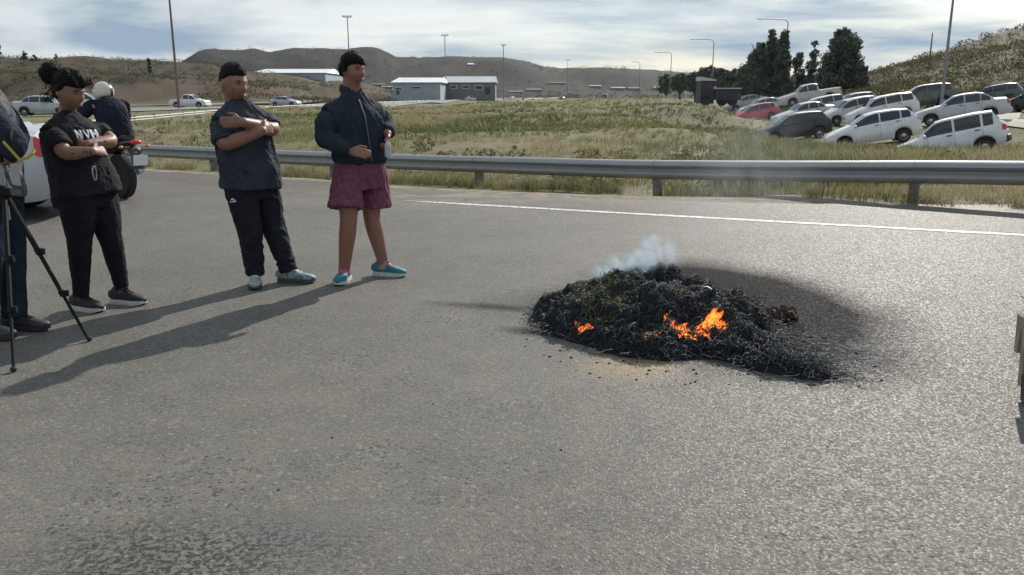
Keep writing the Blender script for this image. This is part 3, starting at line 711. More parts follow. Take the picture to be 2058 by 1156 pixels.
# ================================================================ buildings
def building(u0, u1, Y, vb, ve, vr, depth, lab, wall, roof, wins=(), door=None, gable=True, sink=2.0):
    x0, x1 = X_at(u0, Y), X_at(u1, Y); zb, ze, zr = z_at(vb, Y) - sink, z_at(ve, Y), z_at(vr, Y)
    t = thing('building', lab, 'building', ((x0 + x1) / 2, Y, zb))
    mb = MB(); mb.box(((x0 + x1) / 2, Y + depth / 2, (zb + ze) / 2), (x1 - x0, depth, ze - zb)); mb.build('wall', wall, t, smooth=False)
    o = .5; zr2 = zr; e = ze + .02
    V = [(x0 - o, Y - o, e), (x1 + o, Y - o, e), (x1 + o, Y + depth + o, e), (x0 - o, Y + depth + o, e),
         (x0 - o + (x1 - x0) * .03, Y + depth * .5, zr2), (x1 + o - (x1 - x0) * .03, Y + depth * .5, zr2)]
    mb = MB(); mb.add(V, [(0, 1, 5, 4), (2, 3, 4, 5), (1, 2, 5), (3, 0, 4), (3, 2, 1, 0)]); mb.build('roof', roof, t, smooth=False)
    for a, b, c, d in wins:
        X0, X1, Z0, Z1 = X_at(a, Y), X_at(b, Y), z_at(d, Y), z_at(c, Y)
        mb = MB(); mb.box(((X0 + X1) / 2, Y - .03, (Z0 + Z1) / 2), (X1 - X0, .12, Z1 - Z0)); w = mb.build('window', M_glassd, t, smooth=False)
        mb = MB()
        for zz in (Z0, Z1): mb.box(((X0 + X1) / 2, Y - .06, zz), (X1 - X0 + .2, .16, .12))
        for xx in (X0, X1): mb.box((xx, Y - .063, (Z0 + Z1) / 2), (.12, .166, Z1 - Z0))
        mb.build('frame', M_white, w, smooth=False)
    if door:
        a, b, c, d = door; X0, X1, Z0, Z1 = X_at(a, Y), X_at(b, Y), z_at(d, Y), z_at(c, Y)
        mb = MB(); mb.box(((X0 + X1) / 2, Y - .04, (Z0 + Z1) / 2), (X1 - X0, .14, Z1 - Z0)); mb.build('door', M_dark, t, smooth=False)
    return t
building(790, 885, 215, 192, 166, 154, 26, 'blue grey shed with a bright white roof beyond the field', M_wall, M_white, [(794, 808, 176, 181), (828, 846, 174, 179)], (797, 803, 181, 190))
building(887, 995, 235, 190, 166, 152, 22, 'long grey building with dull roof right of the white roofed shed', M_greyw, M_wall, [(905, 918, 172, 178), (930, 943, 172, 178), (955, 970, 172, 180)], (975, 985, 175, 190))
def Y_for(u, vb, y0, y1, step=10):
    ys = np.arange(y0, y1, step); xs = (u - CX) / (F * 1.0265) * ys; v = 195 - (ground_z(xs, ys) - HC) / ys * KV
    return float(ys[np.argmin(np.abs(v - vb) + np.where(v > vb, 0, .2))])
building(508, 656, Y_for(580, 149, 240, 420), 150, 147, 136, 40, 'long low building with a pale roof on top of the left bank', M_wall, M_white, sink=6)
building(940, 974, Y_for(957, 132, 800, 1450), 132, 130, 127, 20, 'small white roof high on the right table hill', M_wall, M_white, sink=10)
k = 0
for u, Y, w, vb, h, lab in [(640, 380, 14, 152, 6, 'small grey house right of the long pale roof'), (752, 330, 12, 162, 7, 'low house behind the shoulder of the man in shorts'), (775, 420, 10, 160, 6, 'tiny pale house left of the white roofed shed'),
                            (1030, 330, 16, 187, 9, 'low dark house right of the long grey building'), (1065, 420, 18, 183, 8, 'small house beside the distant road bend'), (1235, 430, 16, 180, 9, 'pale far house at the end of the road'),
                            (1268, 380, 14, 182, 10, 'small far house with pale wall under the tree line'), (1320, 330, 18, 182, 14, 'tall pale house left of the dark tree belt'), (1190, 520, 14, 176, 7, 'tiny far house below the ridge'), (1110, 600, 20, 170, 6, 'distant shed on the slope of the table hill'),
                            (360, 330, 20, 142, 4, 'low pink shed on the bank behind the wooden pole')]:
    Y = Y_for(u, vb, 200, 500) if u < 800 else Y_for(u, vb, 300, 1450); vb = 195 - (zg(X_at(u, Y), Y) - HC) / Y * KV
    building(u - w * .4, u + w * 1.3, Y, vb, vb - h * .40, vb - h * .62, 9, lab, [M_greyw, M_dull, M_greyw][k % 3], [M_dull, M_greyw, M_wall][k % 3], [(u - w * .1, u + w * .15, vb - h * .3, vb - h * .1), (u + w * .6, u + w * .85, vb - h * .3, vb - h * .1)], sink=4); k += 1

# ================================================================ haze
M_haze = bpy.data.materials.new('thin_haze'); M_haze.use_nodes = True
_n, _l = M_haze.node_tree.nodes, M_haze.node_tree.links; _n.remove(_n['Principled BSDF'])
_v = _n.new('ShaderNodeVolumePrincipled'); _v.inputs['Color'].default_value = (.80, .88, 1.0, 1); _v.inputs['Density'].default_value = HAZE if 'HAZE' in globals() else .00003
_v.inputs['Anisotropy'].default_value = .45
_l.new(_v.outputs[0], _n['Material Output'].inputs['Volume'])
mb = MB(); mb.box((0, 0, 65), (19000, 19000, 150)); tag(mb.build('haze', M_haze, smooth=False), kind='stuff')
# ================================================================ vehicles
def paint(name, c, rough=.3, coat=.5, dust=.25): 
    return mat(name, c, rough, metal=.0, coat=coat, noise=(2.2, dust, 5, tuple(x * (1 - dust) + d * dust for x, d in zip(c, (.30, .26, .20)))))
PT = dict(white=paint('white_car_paint', (.74, .75, .76)), silver=paint('silver_car_paint', (.47, .49, .51), .32), grey=paint('grey_car_paint', (.30, .32, .33)),
          black=paint('black_car_paint', (.010, .011, .014), .35, .05, .03), red=paint('red_car_paint', (.42, .03, .035), .35), dark=paint('dark_green_paint', (.045, .06, .06)), pearl=paint('faded_car_paint', (.52, .49, .47)))
M_glass = mat('car_glass', (.022, .028, .034), .06, spec=.6)
M_tyre = mat('tyre_rubber', (.02, .02, .02), .85)
M_rim = mat('wheel_rim', (.40, .41, .42), .35, metal=.8)
M_trim = mat('black_trim', (.03, .03, .032), .6)
M_head = mat('headlamp_lens', (.62, .64, .66), .08, spec=.8)
M_tail = mat('tail_lamp_lens', (.55, .02, .015), .12, spec=.7)
M_plate = mat('number_plate', (.7, .72, .72), .5)
CAR = dict(  # x from nose (0) to tail (1): (x, belt z, top z, top width factor)
 boxy=dict(L=3.7, W=1.56, H=1.44, wb=(.185, .81), wr=.28, prof=[(0, .68, .70, .80), (.04, .74, .77, .84), (.22, .84, .90, .86), (.27, .88, .96, .86), (.43, .90, 1.38, .80), (.5, .90, 1.42, .80), (.75, .91, 1.44, .79), (.90, .92, 1.40, .78), (.955, .92, 1.05, .82), (1, .86, .92, .80)],
       side=[(.335, .57), (.59, .80), (.82, .90)], ws=(.275, .425), rw=(.905, .95)),
 hatch=dict(L=3.95, W=1.70, H=1.50, wb=(.19, .81), wr=.30, prof=[(0, .60, .62, .70), (.03, .72, .76, .78), (.12, .80, .88, .82), (.22, .88, .99, .84), (.27, .93, 1.06, .84), (.44, .96, 1.42, .76), (.54, .98, 1.49, .75), (.72, 1.01, 1.49, .74), (.88, 1.05, 1.43, .72), (.965, 1.03, 1.12, .76), (1, .9, .95, .76)],
       side=[(.31, .57), (.585, .79), (.805, .90)], ws=(.275, .435), rw=(.90, .955)),
 sedan=dict(L=4.35, W=1.70, H=1.45, wb=(.19, .79), wr=.30, prof=[(0, .60, .62, .74), (.03, .71, .75, .80), (.12, .80, .86, .84), (.26, .89, .97, .85), (.30, .91, 1.0, .85), (.43, .93, 1.37, .77), (.52, .94, 1.43, .76), (.66, .95, 1.43, .75), (.74, .96, 1.36, .76), (.84, .98, 1.06, .82), (.96, .96, 1.02, .82), (.99, .88, .92, .78), (1, .76, .8, .76)],
       side=[(.34, .535), (.55, .70), (.71, .80)], ws=(.305, .425), rw=(.75, .83)),
 suv=dict(L=4.4, W=1.80, H=1.68, wb=(.19, .80), wr=.35, prof=[(0, .70, .74, .78), (.03, .85, .90, .82), (.14, .95, 1.02, .85), (.24, 1.02, 1.12, .86), (.28, 1.05, 1.17, .86), (.42, 1.07, 1.58, .78), (.52, 1.09, 1.66, .77), (.75, 1.11, 1.67, .76), (.91, 1.13, 1.60, .75), (.975, 1.12, 1.2, .8), (1, .95, 1.0, .8)],
       side=[(.315, .55), (.565, .76), (.775, .92)], ws=(.285, .415), rw=(.92, .965)),
 pickup=dict(L=5.2, W=1.80, H=1.75, wb=(.18, .79), wr=.37, prof=[(0, .75, .80, .82), (.03, .92, .97, .86), (.14, 1.0, 1.06, .87), (.23, 1.06, 1.14, .88), (.26, 1.08, 1.18, .88), (.37, 1.10, 1.64, .78), (.45, 1.10, 1.73, .77), (.57, 1.10, 1.73, .77), (.615, 1.10, 1.66, .78), (.64, 1.09, 1.12, .9), (.66, 1.09, 1.10, .93), (.97, 1.09, 1.10, .93), (1, 1.07, 1.09, .92)],
       side=[(.29, .44), (.455, .60)], ws=(.265, .365), rw=(.613, .637)))
def make_car(kind, colour, label, lights='both', group=None, detail=True):
    c = CAR[kind]; L, W = c['L'], c['W']; wr = c['wr']; pr = np.array(c['prof'])
    t = thing('parked_car', label, 'car', (0, 0, 0), group, world_parts=False)
    xs = np.unique(np.concatenate([np.linspace(0, 1, 53), pr[:, 0], *[w + np.array([-1, -.9, -.7, -.4, 0, .4, .7, .9, 1]) * (wr + .07) / L for w in c['wb']]]))
    def sect(x):
        """half section at x (0 nose..1 tail): (t index, y, z) list of 10 points"""
        zb = np.interp(x, pr[:, 0], pr[:, 1]); zt = np.interp(x, pr[:, 0], pr[:, 2]); fw = np.interp(x, pr[:, 0], pr[:, 3])
        ends = min(x, 1 - x) * L; w = W / 2 * (1 - .13 * math.exp(-ends / .16) - .03 * math.exp(-ends / .5))
        lo = .22 + (.10 * math.exp(-ends / .12))
        for wc in c['wb']:
            d = abs(x - wc) * L; ra = wr + .065
            if d < ra: lo = max(lo, wr + math.sqrt(max(ra * ra - d * d, 0)) * .98)
        lo = min(lo, zb - .06)
        zm = lo + (zb - lo) * .45; wt = W / 2 * fw * (1 - .13 * math.exp(-ends / .16)); cr = .02 + .02 * (zt - zb)
        g1 = zb + .012; g2 = zt - .03 - .02 * (zt - zb)
        if g2 < g1 + .004: g2 = g1 + .004
        wb_ = w * .955
        pts = [(w * .90, lo), (w * .985, lo + (zm - lo) * .35), (w, zm), (w * .985, zb - .05), (wb_, zb), (wb_ * .985, g1), ((wb_ * .985 + wt) / 2 + .012, (g1 + g2) / 2), (wt, g2), (wt * .93, zt - .004), (wt * .55, zt + cr * .7), (0, zt + cr)]
        return np.array(pts)
    def S(x, tt, side):
        p = sect(x); i = np.arange(len(p)); return np.array((L / 2 - x * L, side * np.interp(tt, i, p[:, 0]), np.interp(tt, i, p[:, 1])))
    V, Fc = [], []; K = 11
    for x in xs:
        p = sect(x); X = L / 2 - x * L
        for y, z in p: V.append((X, y, z))
        for y, z in p[-2::-1]: V.append((X, -y, z))
    n = 2 * K - 1
    for i in range(len(xs) - 1):
        for k in range(n - 1):
            a = i * n + k; Fc.append((a, a + n, a + n + 1, a + 1))
        Fc.append((i * n, i * n + n - 1, (i + 1) * n + n - 1, (i + 1) * n))
    Fc.append(tuple(range(n))); Fc.append(tuple((len(xs) - 1) * n + k for k in reversed(range(n))))
    mb = MB(); mb.add(V, Fc); body = mb.build('body', PT[colour], t, sharp=32)
    def patch(name, m, x0, x1, t0, t1, side, nx=6, nt=3, off=.007, x0t=None, x1t=None, parent=None):
        G = []
        for i in range(nx + 1):
            for j in range(nt + 1):
                f = j / nt; xa = x0 + ((x0t if x0t is not None else x0) - x0) * f; xb = x1 + ((x1t if x1t is not None else x1) - x1) * f
                x = xa + (xb - xa) * i / nx; tt = t0 + (t1 - t0) * f; e = 1e-3
                p = S(x, tt, side); du = S(min(x + e, 1), tt, side) - S(max(x - e, 0), tt, side); dv = S(x, min(tt + .05, 10), side) - S(x, max(tt - .05, 0), side)
                nn = np.cross(du, dv) * -side; nn /= np.linalg.norm(nn) + 1e-9
                if np.dot(nn, (p - np.array((p[0] * .8, 0, .7)))) < 0: nn = -nn
                G.append(p + nn * off)
        f = [(i * (nt + 1) + j, (i + 1) * (nt + 1) + j, (i + 1) * (nt + 1) + j + 1, i * (nt + 1) + j + 1) for i in range(nx) for j in range(nt)]
        m_ = MB(); m_.add(G, f if side > 0 else [q[::-1] for q in f]); return m_.build(name, m, parent or t, sharp=0)
    def across(name, m, x0, x1, t0=8.1, off=.008):
        G = []; nx = 5; ws = [(-1, t0), (-1, 9), (-1, 9.6), (1, 10), (1, 9.6), (1, 9), (1, t0)]
        for i in range(nx + 1):
            x = x0 + (x1 - x0) * i / nx
            for sd, tt in ws: G.append(S(x, tt, sd) + np.array((.006 * (1 if x < .6 else -1), 0, off)))
        f = [(i * 7 + j, i * 7 + j + 1, (i + 1) * 7 + j + 1, (i + 1) * 7 + j) for i in range(nx) for j in range(6)]
        m_ = MB(); m_.add(G, f); return m_.build(name, m, t, sharp=0)
    across('windscreen', M_glass, *c['ws']); across('rear_window', M_glass, *c['rw'])
    for sd in (1, -1):
        for a, b in c['side']: patch('side_window', M_glass, a, b, 5.15, 6.9, sd, 8, 3)
        if detail:
            for k, (a, b) in enumerate(c['side'][:2]):
                xm = (b + (c['side'][k + 1][0] if k + 1 < len(c['side']) else b)) / 2
                patch('door_seam', M_trim, xm - .0012, xm + .0012, 1.2, 4.9, sd, 1, 6, .003)
                p = S(b - .03, 3.1, sd); h = MB(); h.box(p + np.array((0, sd * .012, 0)), (.16, .03, .03)); h.build('door_handle', M_trim, t, smooth=False)
            p = S(c['side'][0][0] + .005, 5.0, sd); h = MB(); h.ball(p + np.array((.0, sd * .10, .06)), (.06, .11, .075), nu=10, nv=6); h.build('mirror', PT[colour], t)
        patch('headlamp', M_head, .012, .075, 3.0, 4.6, sd, 3, 3, .006); 
        tt0, tt1 = (2.6, 5.0) if kind in ('boxy', 'sedan', 'pickup') else (3.2, 6.6)
        patch('tail_lamp', M_tail, .962, .997, tt0, tt1, sd, 3, 3, .008)
    for x0, x1, nm in ((0, .018, 'front_bumper'), (.984, 1, 'rear_bumper')):
        G = []
        ys = np.linspace(-1, 1, 9)
        Xe = L / 2 if x0 == 0 else -L / 2; sg = 1 if x0 == 0 else -1
        m_ = MB(); pts = [(Xe + sg * (.05 - .10 * abs(y) ** 3), y * W / 2 * .86, .42) for y in ys]
        m_.tube(pts, [(.07, .12)] * 9, 8, lat=(1, 0, 0), sup=3); m_.build(nm, PT[colour] if kind != 'boxy' else M_trim, t)
    for x in c['wb']:
        for sd in (1, -1):
            cx = L / 2 - x * L; ax = np.array([(1, 0, 0), (0, 0, 1), (0, sd, 0)]); cy = sd * (W / 2 - .12)
            m_ = MB(); w_ = .19
            m_.lathe([(wr * .62, -w_ / 2), (wr * .95, -w_ / 2), (wr, -w_ / 2 + .03), (wr, w_ / 2 - .03), (wr * .95, w_ / 2), (wr * .62, w_ / 2 - .01)], (cx, cy, wr), ax, 24); wh = m_.build('wheel', M_tyre, t)
            m_ = MB(); m_.lathe([(wr * .63, w_ / 2 - .02), (wr * .60, w_ / 2 + .004), (wr * .5, w_ / 2 - .02), (wr * .2, w_ / 2 + .0), (.03, w_ / 2 + .012)], (cx, cy, wr), ax, 18); m_.build('rim', M_rim, wh)
    m_ = MB(); m_.box((0, 0, .42), (L * .86, W * .72, .36)); m_.build('underbody', M_trim, t, smooth=False)
    m_ = MB(); m_.box((L / 2 + .008, 0, .5), (.02, .42, .13)); m_.build('number_plate', M_plate, t, smooth=False)
    m_ = MB(); m_.box((-L / 2 - .03, 0, .62), (.02, .42, .13)); m_.build('number_plate', M_plate, t, smooth=False)
    if kind == 'pickup':
        pass
    return t
def put(o, u_front, u_rear, d_f, d_r, vg_f=None, vg_r=None, zf=None, zr=None, lift=0.0):
    """nose and tail set on the ground at two places, the car's tilt follows the slope"""
    def pt(u, v, d):
        p = at(u, v, d) if v is not None else None
        if p is None:
            X = (u - CX) / F * d; Yy = d * .995; p = np.array((X, Yy, zg(X, Yy)))
        return p
    a, b = pt(u_front, vg_f, d_f), pt(u_rear, vg_r, d_r)
    f = Vector(a - b).normalized(); up = Vector((0, 0, 1)); side = up.cross(f).normalized(); up = f.cross(side)
    m = Matrix((f, side, up)).transposed().to_4x4(); m.translation = Vector((a + b) / 2 + np.array((0, 0, lift)))
    o.matrix_world = m; o.location = m.translation; o.rotation_euler = m.to_euler(); return o
GC = 'wrecked cars parked on the verge at the right'
put(make_car('boxy', 'white', 'white boxy small hatchback nearest the guardrail, nose down in the grass', group=GC), 1787, 2035, 30, 28, 342, 299)
put(make_car('hatch', 'white', 'white rounded hatchback between the black car and the nearest white one', group=GC), 1652, 1855, 38.2, 37, 307, 278)
put(make_car('hatch', 'black', 'black hatchback lowest in the grass at the left of the front row', group=GC), 1513, 1672, 46, 46, 294, 272)
put(make_car('sedan', 'silver', 'silver grey sedan directly behind the nearest white hatchback', group=GC), 1830, 2034, 43, 41, 258, 236)
put(make_car('suv', 'white', 'white tall hatchback behind the rounded white one', group=GC), 1690, 1851, 53.5, 52.5, 260, 233)
put(make_car('hatch', 'pearl', 'dull grey hatchback half hidden behind the white tall hatchback', group=GC), 1640, 1776, 55, 55, 258, 231)
put(make_car('suv', 'silver', 'dark windowed silver car right behind the black hatchback', group=GC), 1580, 1706, 65, 64.5, 253, 227)
put(make_car('hatch', 'red', 'red hatchback at the left end of the parked cars', group=GC), 1465, 1567, 69, 69, 255, 238)
put(make_car('sedan', 'silver', 'pale silver sedan just behind the red hatchback', group=GC), 1483, 1580, 78, 78, 237, 221)
put(make_car('sedan', 'grey', 'grey car farthest left behind the silver sedan', group=GC), 1455, 1545, 86, 86, 227, 213)
put(make_car('pickup', 'pearl', 'white double cab pickup raised above the other parked cars', group=GC), 1562, 1692, 73, 72.5, 219, 200)
put(make_car('sedan', 'white', 'white sedan roof showing between the pickup and the hill', group=GC), 1688, 1764, 88, 88, 214, 203)
put(make_car('hatch', 'grey', 'grey hatchback roof beside the white sedan in the back row', group=GC), 1736, 1806, 92, 91, 212, 202)
put(make_car('suv', 'white', 'white car in the back row under the ridge post', group=GC), 1782, 1872, 85, 83, 212, 199)
put(make_car('sedan', 'grey', 'grey sedan roof left of the bush in the back row', group=GC), 1858, 1952, 80, 78, 213, 201)
put(make_car('hatch', 'white', 'white roof glimpsed behind the grey sedan in the back row', group=GC), 1900, 1966, 90, 88, 210, 201)
put(make_car('suv', 'dark', 'dark green car behind the trunk of the silver sedan', group=GC), 1948, 2040, 66, 64, 222, 210)
put(make_car('hatch', 'black', 'dark car cut by the right edge of the picture', group=GC), 2026, 2150, 49, 47, 232, 221)
put(make_car('sedan', 'dark', 'dark sedan wedged between the red hatchback and the pickup', group=GC), 1548, 1640, 76, 76, 231, 221)
put(make_car('hatch', 'grey', 'grey hatchback in the gap behind the dark windowed silver car', group=GC), 1664, 1758, 68, 68, 232, 219)
put(make_car('suv', 'dark', 'dark tall car between the white tall hatchback and the silver sedan', group=GC), 1800, 1905, 62, 61, 222, 212)
put(make_car('sedan', 'silver', 'silver sedan squeezed behind the black hatchback bonnet', group=GC), 1568, 1662, 60, 60, 254, 240)
# silver car at the left edge
lc = make_car('sedan', 'silver', 'silver sedan at the left edge seen from its red tail lamp corner')
p_r = gp(38, 405); hd = R(180 - 28)
h_ = np.array((-math.cos(R(8)), -math.sin(R(8)))); lf_ = np.array((-h_[1], h_[0])); cn_ = at(98, 330, 9.2)[:2]
cc_ = cn_ + h_ * 4.35 / 2 - lf_ * 1.70 / 2
lc.location = (cc_[0], cc_[1], 0); lc.rotation_euler = (0, 0, math.atan2(h_[1], h_[0]))
# traffic on the far highway
def far_car(kind, colour, u, Y, heading, label):
    o = make_car(kind, colour, label, detail=False); X = X_at(u, Y); o.location = (X, Y, zg(X, Y) + .06); o.rotation_euler = (0, 0, heading); return o
o = far_car('pickup', 'white', 381, 112, R(-8), 'white pickup driving on the far highway behind the wooden pole'); o.name = 'moving_pickup'
far_car('sedan', 'silver', 573, 122, R(-12), 'silver car on the far highway between the two men').name = 'moving_car'
far_car('suv', 'white', 168, 70, R(15), 'white car half hidden behind the head of the woman').name = 'moving_car'
far_car('sedan', 'silver', 90, 62, R(15), 'silver car at the left just behind the shoulder of the woman').name = 'moving_car'
far_car('hatch', 'white', 948, 235, R(40), 'white car in front of the long grey building').name = 'moving_car'
far_car('suv', 'dark', 1132, 330, R(60), 'tiny dark vehicle on the distant road bend').name = 'moving_car'
far_car('hatch', 'white', 1030, 280, R(60), 'tiny white car right of the long grey building').name = 'moving_car'
far_car('pickup', 'white', 1190, 300, R(80), 'small white van on the distant road').name = 'moving_car'
far_car('suv', 'dark', 1216, 240, R(80), 'small dark vehicle right of the distant white van').name = 'moving_car'
# dark flatbed truck beyond the cars
M_trk = mat('dark_truck_paint', (.035, .04, .045), .6, noise=(1.5, .4, 4)); M_fade = mat('faded_cab_roof', (.5, .5, .48), .7)
Yt = 78; xt = X_at(1402, Yt); zt_ = z_at(213, Yt); s = Yt / KV
tr_ = thing('truck', 'dark old truck with a pale cab roof left of the parked cars', 'truck', (xt + 30 * s, Yt, zt_))
mb = MB(); mb.box((xt + 14 * s, Yt, zt_ + 27 * s), (28 * s, 2.2, 44 * s), taper=.9); cab = mb.build('cab', M_trk, tr_, smooth=False)
mb = MB(); mb.box((xt + 15 * s, Yt - 1.06, zt_ + 40 * s), (14 * s, .08, 9 * s)); mb.build('cab_window', M_glass, cab, smooth=False)
mb = MB(); mb.add([(xt, Yt - 1.1, zt_ + 50 * s), (xt, Yt + 1.1, zt_ + 50 * s), (xt, Yt + 1.1, zt_ + 58 * s), (xt, Yt - 1.1, zt_ + 58 * s), (xt + 32 * s, Yt - 1.1, zt_ + 50 * s), (xt + 32 * s, Yt + 1.1, zt_ + 50 * s), (xt + 32 * s, Yt + 1.1, zt_ + 52 * s), (xt + 32 * s, Yt - 1.1, zt_ + 52 * s)],
                 [(0, 1, 2, 3), (7, 6, 5, 4), (0, 4, 5, 1), (3, 2, 6, 7), (0, 3, 7, 4), (1, 5, 6, 2)]); mb.build('cab_roof', M_fade, tr_, smooth=False)
mb = MB(); mb.box((xt + 56 * s, Yt, zt_ + 23 * s), (54 * s, 2.3, 22 * s)); mb.build('load_bed', M_trk, tr_, smooth=False)
mb = MB(); mb.box((xt + 56 * s, Yt - 1.17, zt_ + 35 * s), (54 * s, .06, 2 * s)); mb.build('bed_rail', M_fade, tr_, smooth=False)
for q in (12, 45, 66):
    mb = MB(); mb.lathe([(.2, -.15), (.48, -.15), (.5, 0), (.48, .15), (.2, .12)], (xt + q * s, Yt - .95, zt_ + .5), np.array([(1, 0, 0), (0, 0, 1), (0, -1, 0)]), 16); mb.build('wheel', M_tyre, tr_)
# ================================================================ people
def remesh(mb, vox, smooth=4, fac=.5):
    me = mb.mesh('tmp'); o = bpy.data.objects.new('tmp', me); col.objects.link(o)
    m = o.modifiers.new('r', 'REMESH'); m.mode = 'VOXEL'; m.voxel_size = vox; m.adaptivity = 0
    if smooth:
        s = o.modifiers.new('s', 'SMOOTH'); s.factor = fac; s.iterations = smooth
    dg = bpy.context.evaluated_depsgraph_get(); e = o.evaluated_get(dg); me2 = bpy.data.meshes.new_from_object(e)
    n = len(me2.vertices); V = np.empty(n * 3); me2.vertices.foreach_get('co', V); V = V.reshape(-1, 3)
    N = np.empty(n * 3); me2.vertices.foreach_get('normal', N); N = N.reshape(-1, 3)
    Fq = [tuple(p.vertices) for p in me2.polygons]
    bpy.data.objects.remove(o); bpy.data.meshes.remove(me); bpy.data.meshes.remove(me2)
    return V, N, Fq
def nrm(v): v = np.array(v, float); return v / (np.linalg.norm(v) + 1e-12)
def limb(mb, pts, rads, n=14, sub=4):
    """smooth tapered tube through joints with rounded ends"""
    P = np.array(pts, float); Rr = np.array(rads, float)
    s = np.concatenate([[0], np.cumsum(np.linalg.norm(np.diff(P, axis=0), axis=1))]); t = np.linspace(0, s[-1], sub * (len(P) - 1) + 1)
    Q = np.stack([np.interp(t, s, P[:, k]) for k in range(3)], 1); q = np.interp(t, s, Rr)
    for _ in range(2): Q[1:-1] = (Q[:-2] + 2 * Q[1:-1] + Q[2:]) / 4
    d0, d1 = nrm(Q[0] - Q[1]), nrm(Q[-1] - Q[-2])
    Q = np.vstack([Q[0] + d0 * q[0] * .8, Q[0] + d0 * q[0] * .45, Q, Q[-1] + d1 * q[-1] * .45, Q[-1] + d1 * q[-1] * .8]); q = np.concatenate([[q[0] * .45, q[0] * .85], q, [q[-1] * .85, q[-1] * .45]])
    mb.tube(Q, list(q), n); return mb
def sleeve(mb, pts, rads, n=16, sub=5):
    P = np.array(pts, float); Rr = np.array(rads, float)
    s = np.concatenate([[0], np.cumsum(np.linalg.norm(np.diff(P, axis=0), axis=1))]); t = np.linspace(0, s[-1], sub * (len(P) - 1) + 1)
    Q = np.stack([np.interp(t, s, P[:, k]) for k in range(3)], 1); q = np.interp(t, s, Rr)
    for _ in range(2): Q[1:-1] = (Q[:-2] + 2 * Q[1:-1] + Q[2:]) / 4
    mb.tube(Q, list(q), n); return mb
def hand(mb, wrist, d, palm, thumb, curl=.5, L=.185, spread=.1, thumb_in=.3):
    """palm + four unequal bent fingers + thumb. d: pointing direction, palm: palm normal, thumb: side the thumb is on"""
    d, palm = nrm(d), nrm(palm); palm = nrm(palm - d * np.dot(palm, d)); side = nrm(np.array(thumb) - d * np.dot(thumb, d) - palm * np.dot(thumb, palm)); k = L / .185
    w = np.array(wrist, float)
    mb.tube([w - d * .01, w + d * .02 * k, w + d * .06 * k, w + d * .10 * k], [(.026 * k, .019 * k), (.034 * k, .018 * k), (.042 * k, .016 * k), (.040 * k, .012 * k)], 12, lat=side)
    for i, (o, l) in enumerate(((.031, .074), (.0105, .082), (-.0105, .076), (-.031, .060))):
        p = w + d * .094 * k + side * o * k; dd = nrm(d + side * o * spread * 12); pts = [p - dd * .02, p]; c = 0
        for sgm, f in ((.45, .55), (.32, 1.0), (.23, .8)):
            c += curl * f; v = dd * math.cos(c) + palm * math.sin(c); p = p + v * l * sgm * k; pts.append(p)
        mb.tube(pts, [.0098 * k, .0095 * k, .009 * k, .0085 * k, .007 * k], 8)
    b = w + d * .03 * k + side * .03 * k; v1 = nrm(d * .75 + side * .8 + palm * thumb_in); v2 = nrm(d * 1.0 + side * .15 + palm * (thumb_in + .3 * curl))
    mb.tube([b - v1 * .015, b, b + v1 * .038 * k, b + v1 * .038 * k + v2 * .032 * k, b + v1 * .038 * k + v2 * .056 * k], [.014 * k, .014 * k, .011 * k, .010 * k, .008 * k], 8)
HR = np.array((.077, .099, .120))
def head_fn(V):
    V = V.copy(); x, y, z = V.T; zz = z / HR[2]; fr = sstep(0, .05, y)
    lo = np.clip(-zz, 0, 1)
    x = x * (1 - .26 * lo ** 1.7); y = np.where(y < 0, y * (1 - .38 * np.clip(-zz - .15, 0, 1)), y * (1 + .04 * lo))
    up_ = np.clip(zz - .55, 0, 1); z = z - .012 * up_
    nz = np.exp(-(x / .0125) ** 2) * np.where(z > -.028, np.exp(-((z + .028) / .034) ** 2), np.exp(-((z + .028) / .010) ** 2))
    y = y + fr * (.027 * nz + .007 * np.exp(-((z - .026) / .012) ** 2 - (x / .052) ** 2) - .011 * np.exp(-((np.abs(x) - .032) / .016) ** 2 - ((z - .006) / .013) ** 2)
                  + .008 * np.exp(-(x / .024) ** 2 - ((z + .060) / .012) ** 2) + .010 * np.exp(-(x / .026) ** 2 - ((z + .102) / .018) ** 2) + .004 * np.exp(-((np.abs(x) - .045) / .02) ** 2 - ((z + .03) / .02) ** 2))
    return np.stack([x, y, z], 1)
def axes(fwd, tilt=0.0, roll=0.0):
    """rows: right, forward, up; tilt > 0 looks down"""
    f = nrm(np.array((fwd[0], fwd[1], 0))); u = np.array((0, 0, 1.)); f2 = f * math.cos(tilt) - u * math.sin(tilt); u2 = u * math.cos(tilt) + f * math.sin(tilt); r = np.cross(f2, u2)
    r2 = r * math.cos(roll) + u2 * math.sin(roll); u3 = u2 * math.cos(roll) - r * math.sin(roll); return np.array([r2, f2, u3])
def add_head(mb, c, A, k=1.0):
    mb.ball(c, HR * k, A, 56, 44, fn=lambda V: head_fn(V / k) * k)
    for s in (-1, 1):
        mb.ball(c + (np.array((s * .077, -.008, -.008)) @ A) * k, np.array((.010, .020, .032)) * k, A, 10, 8)
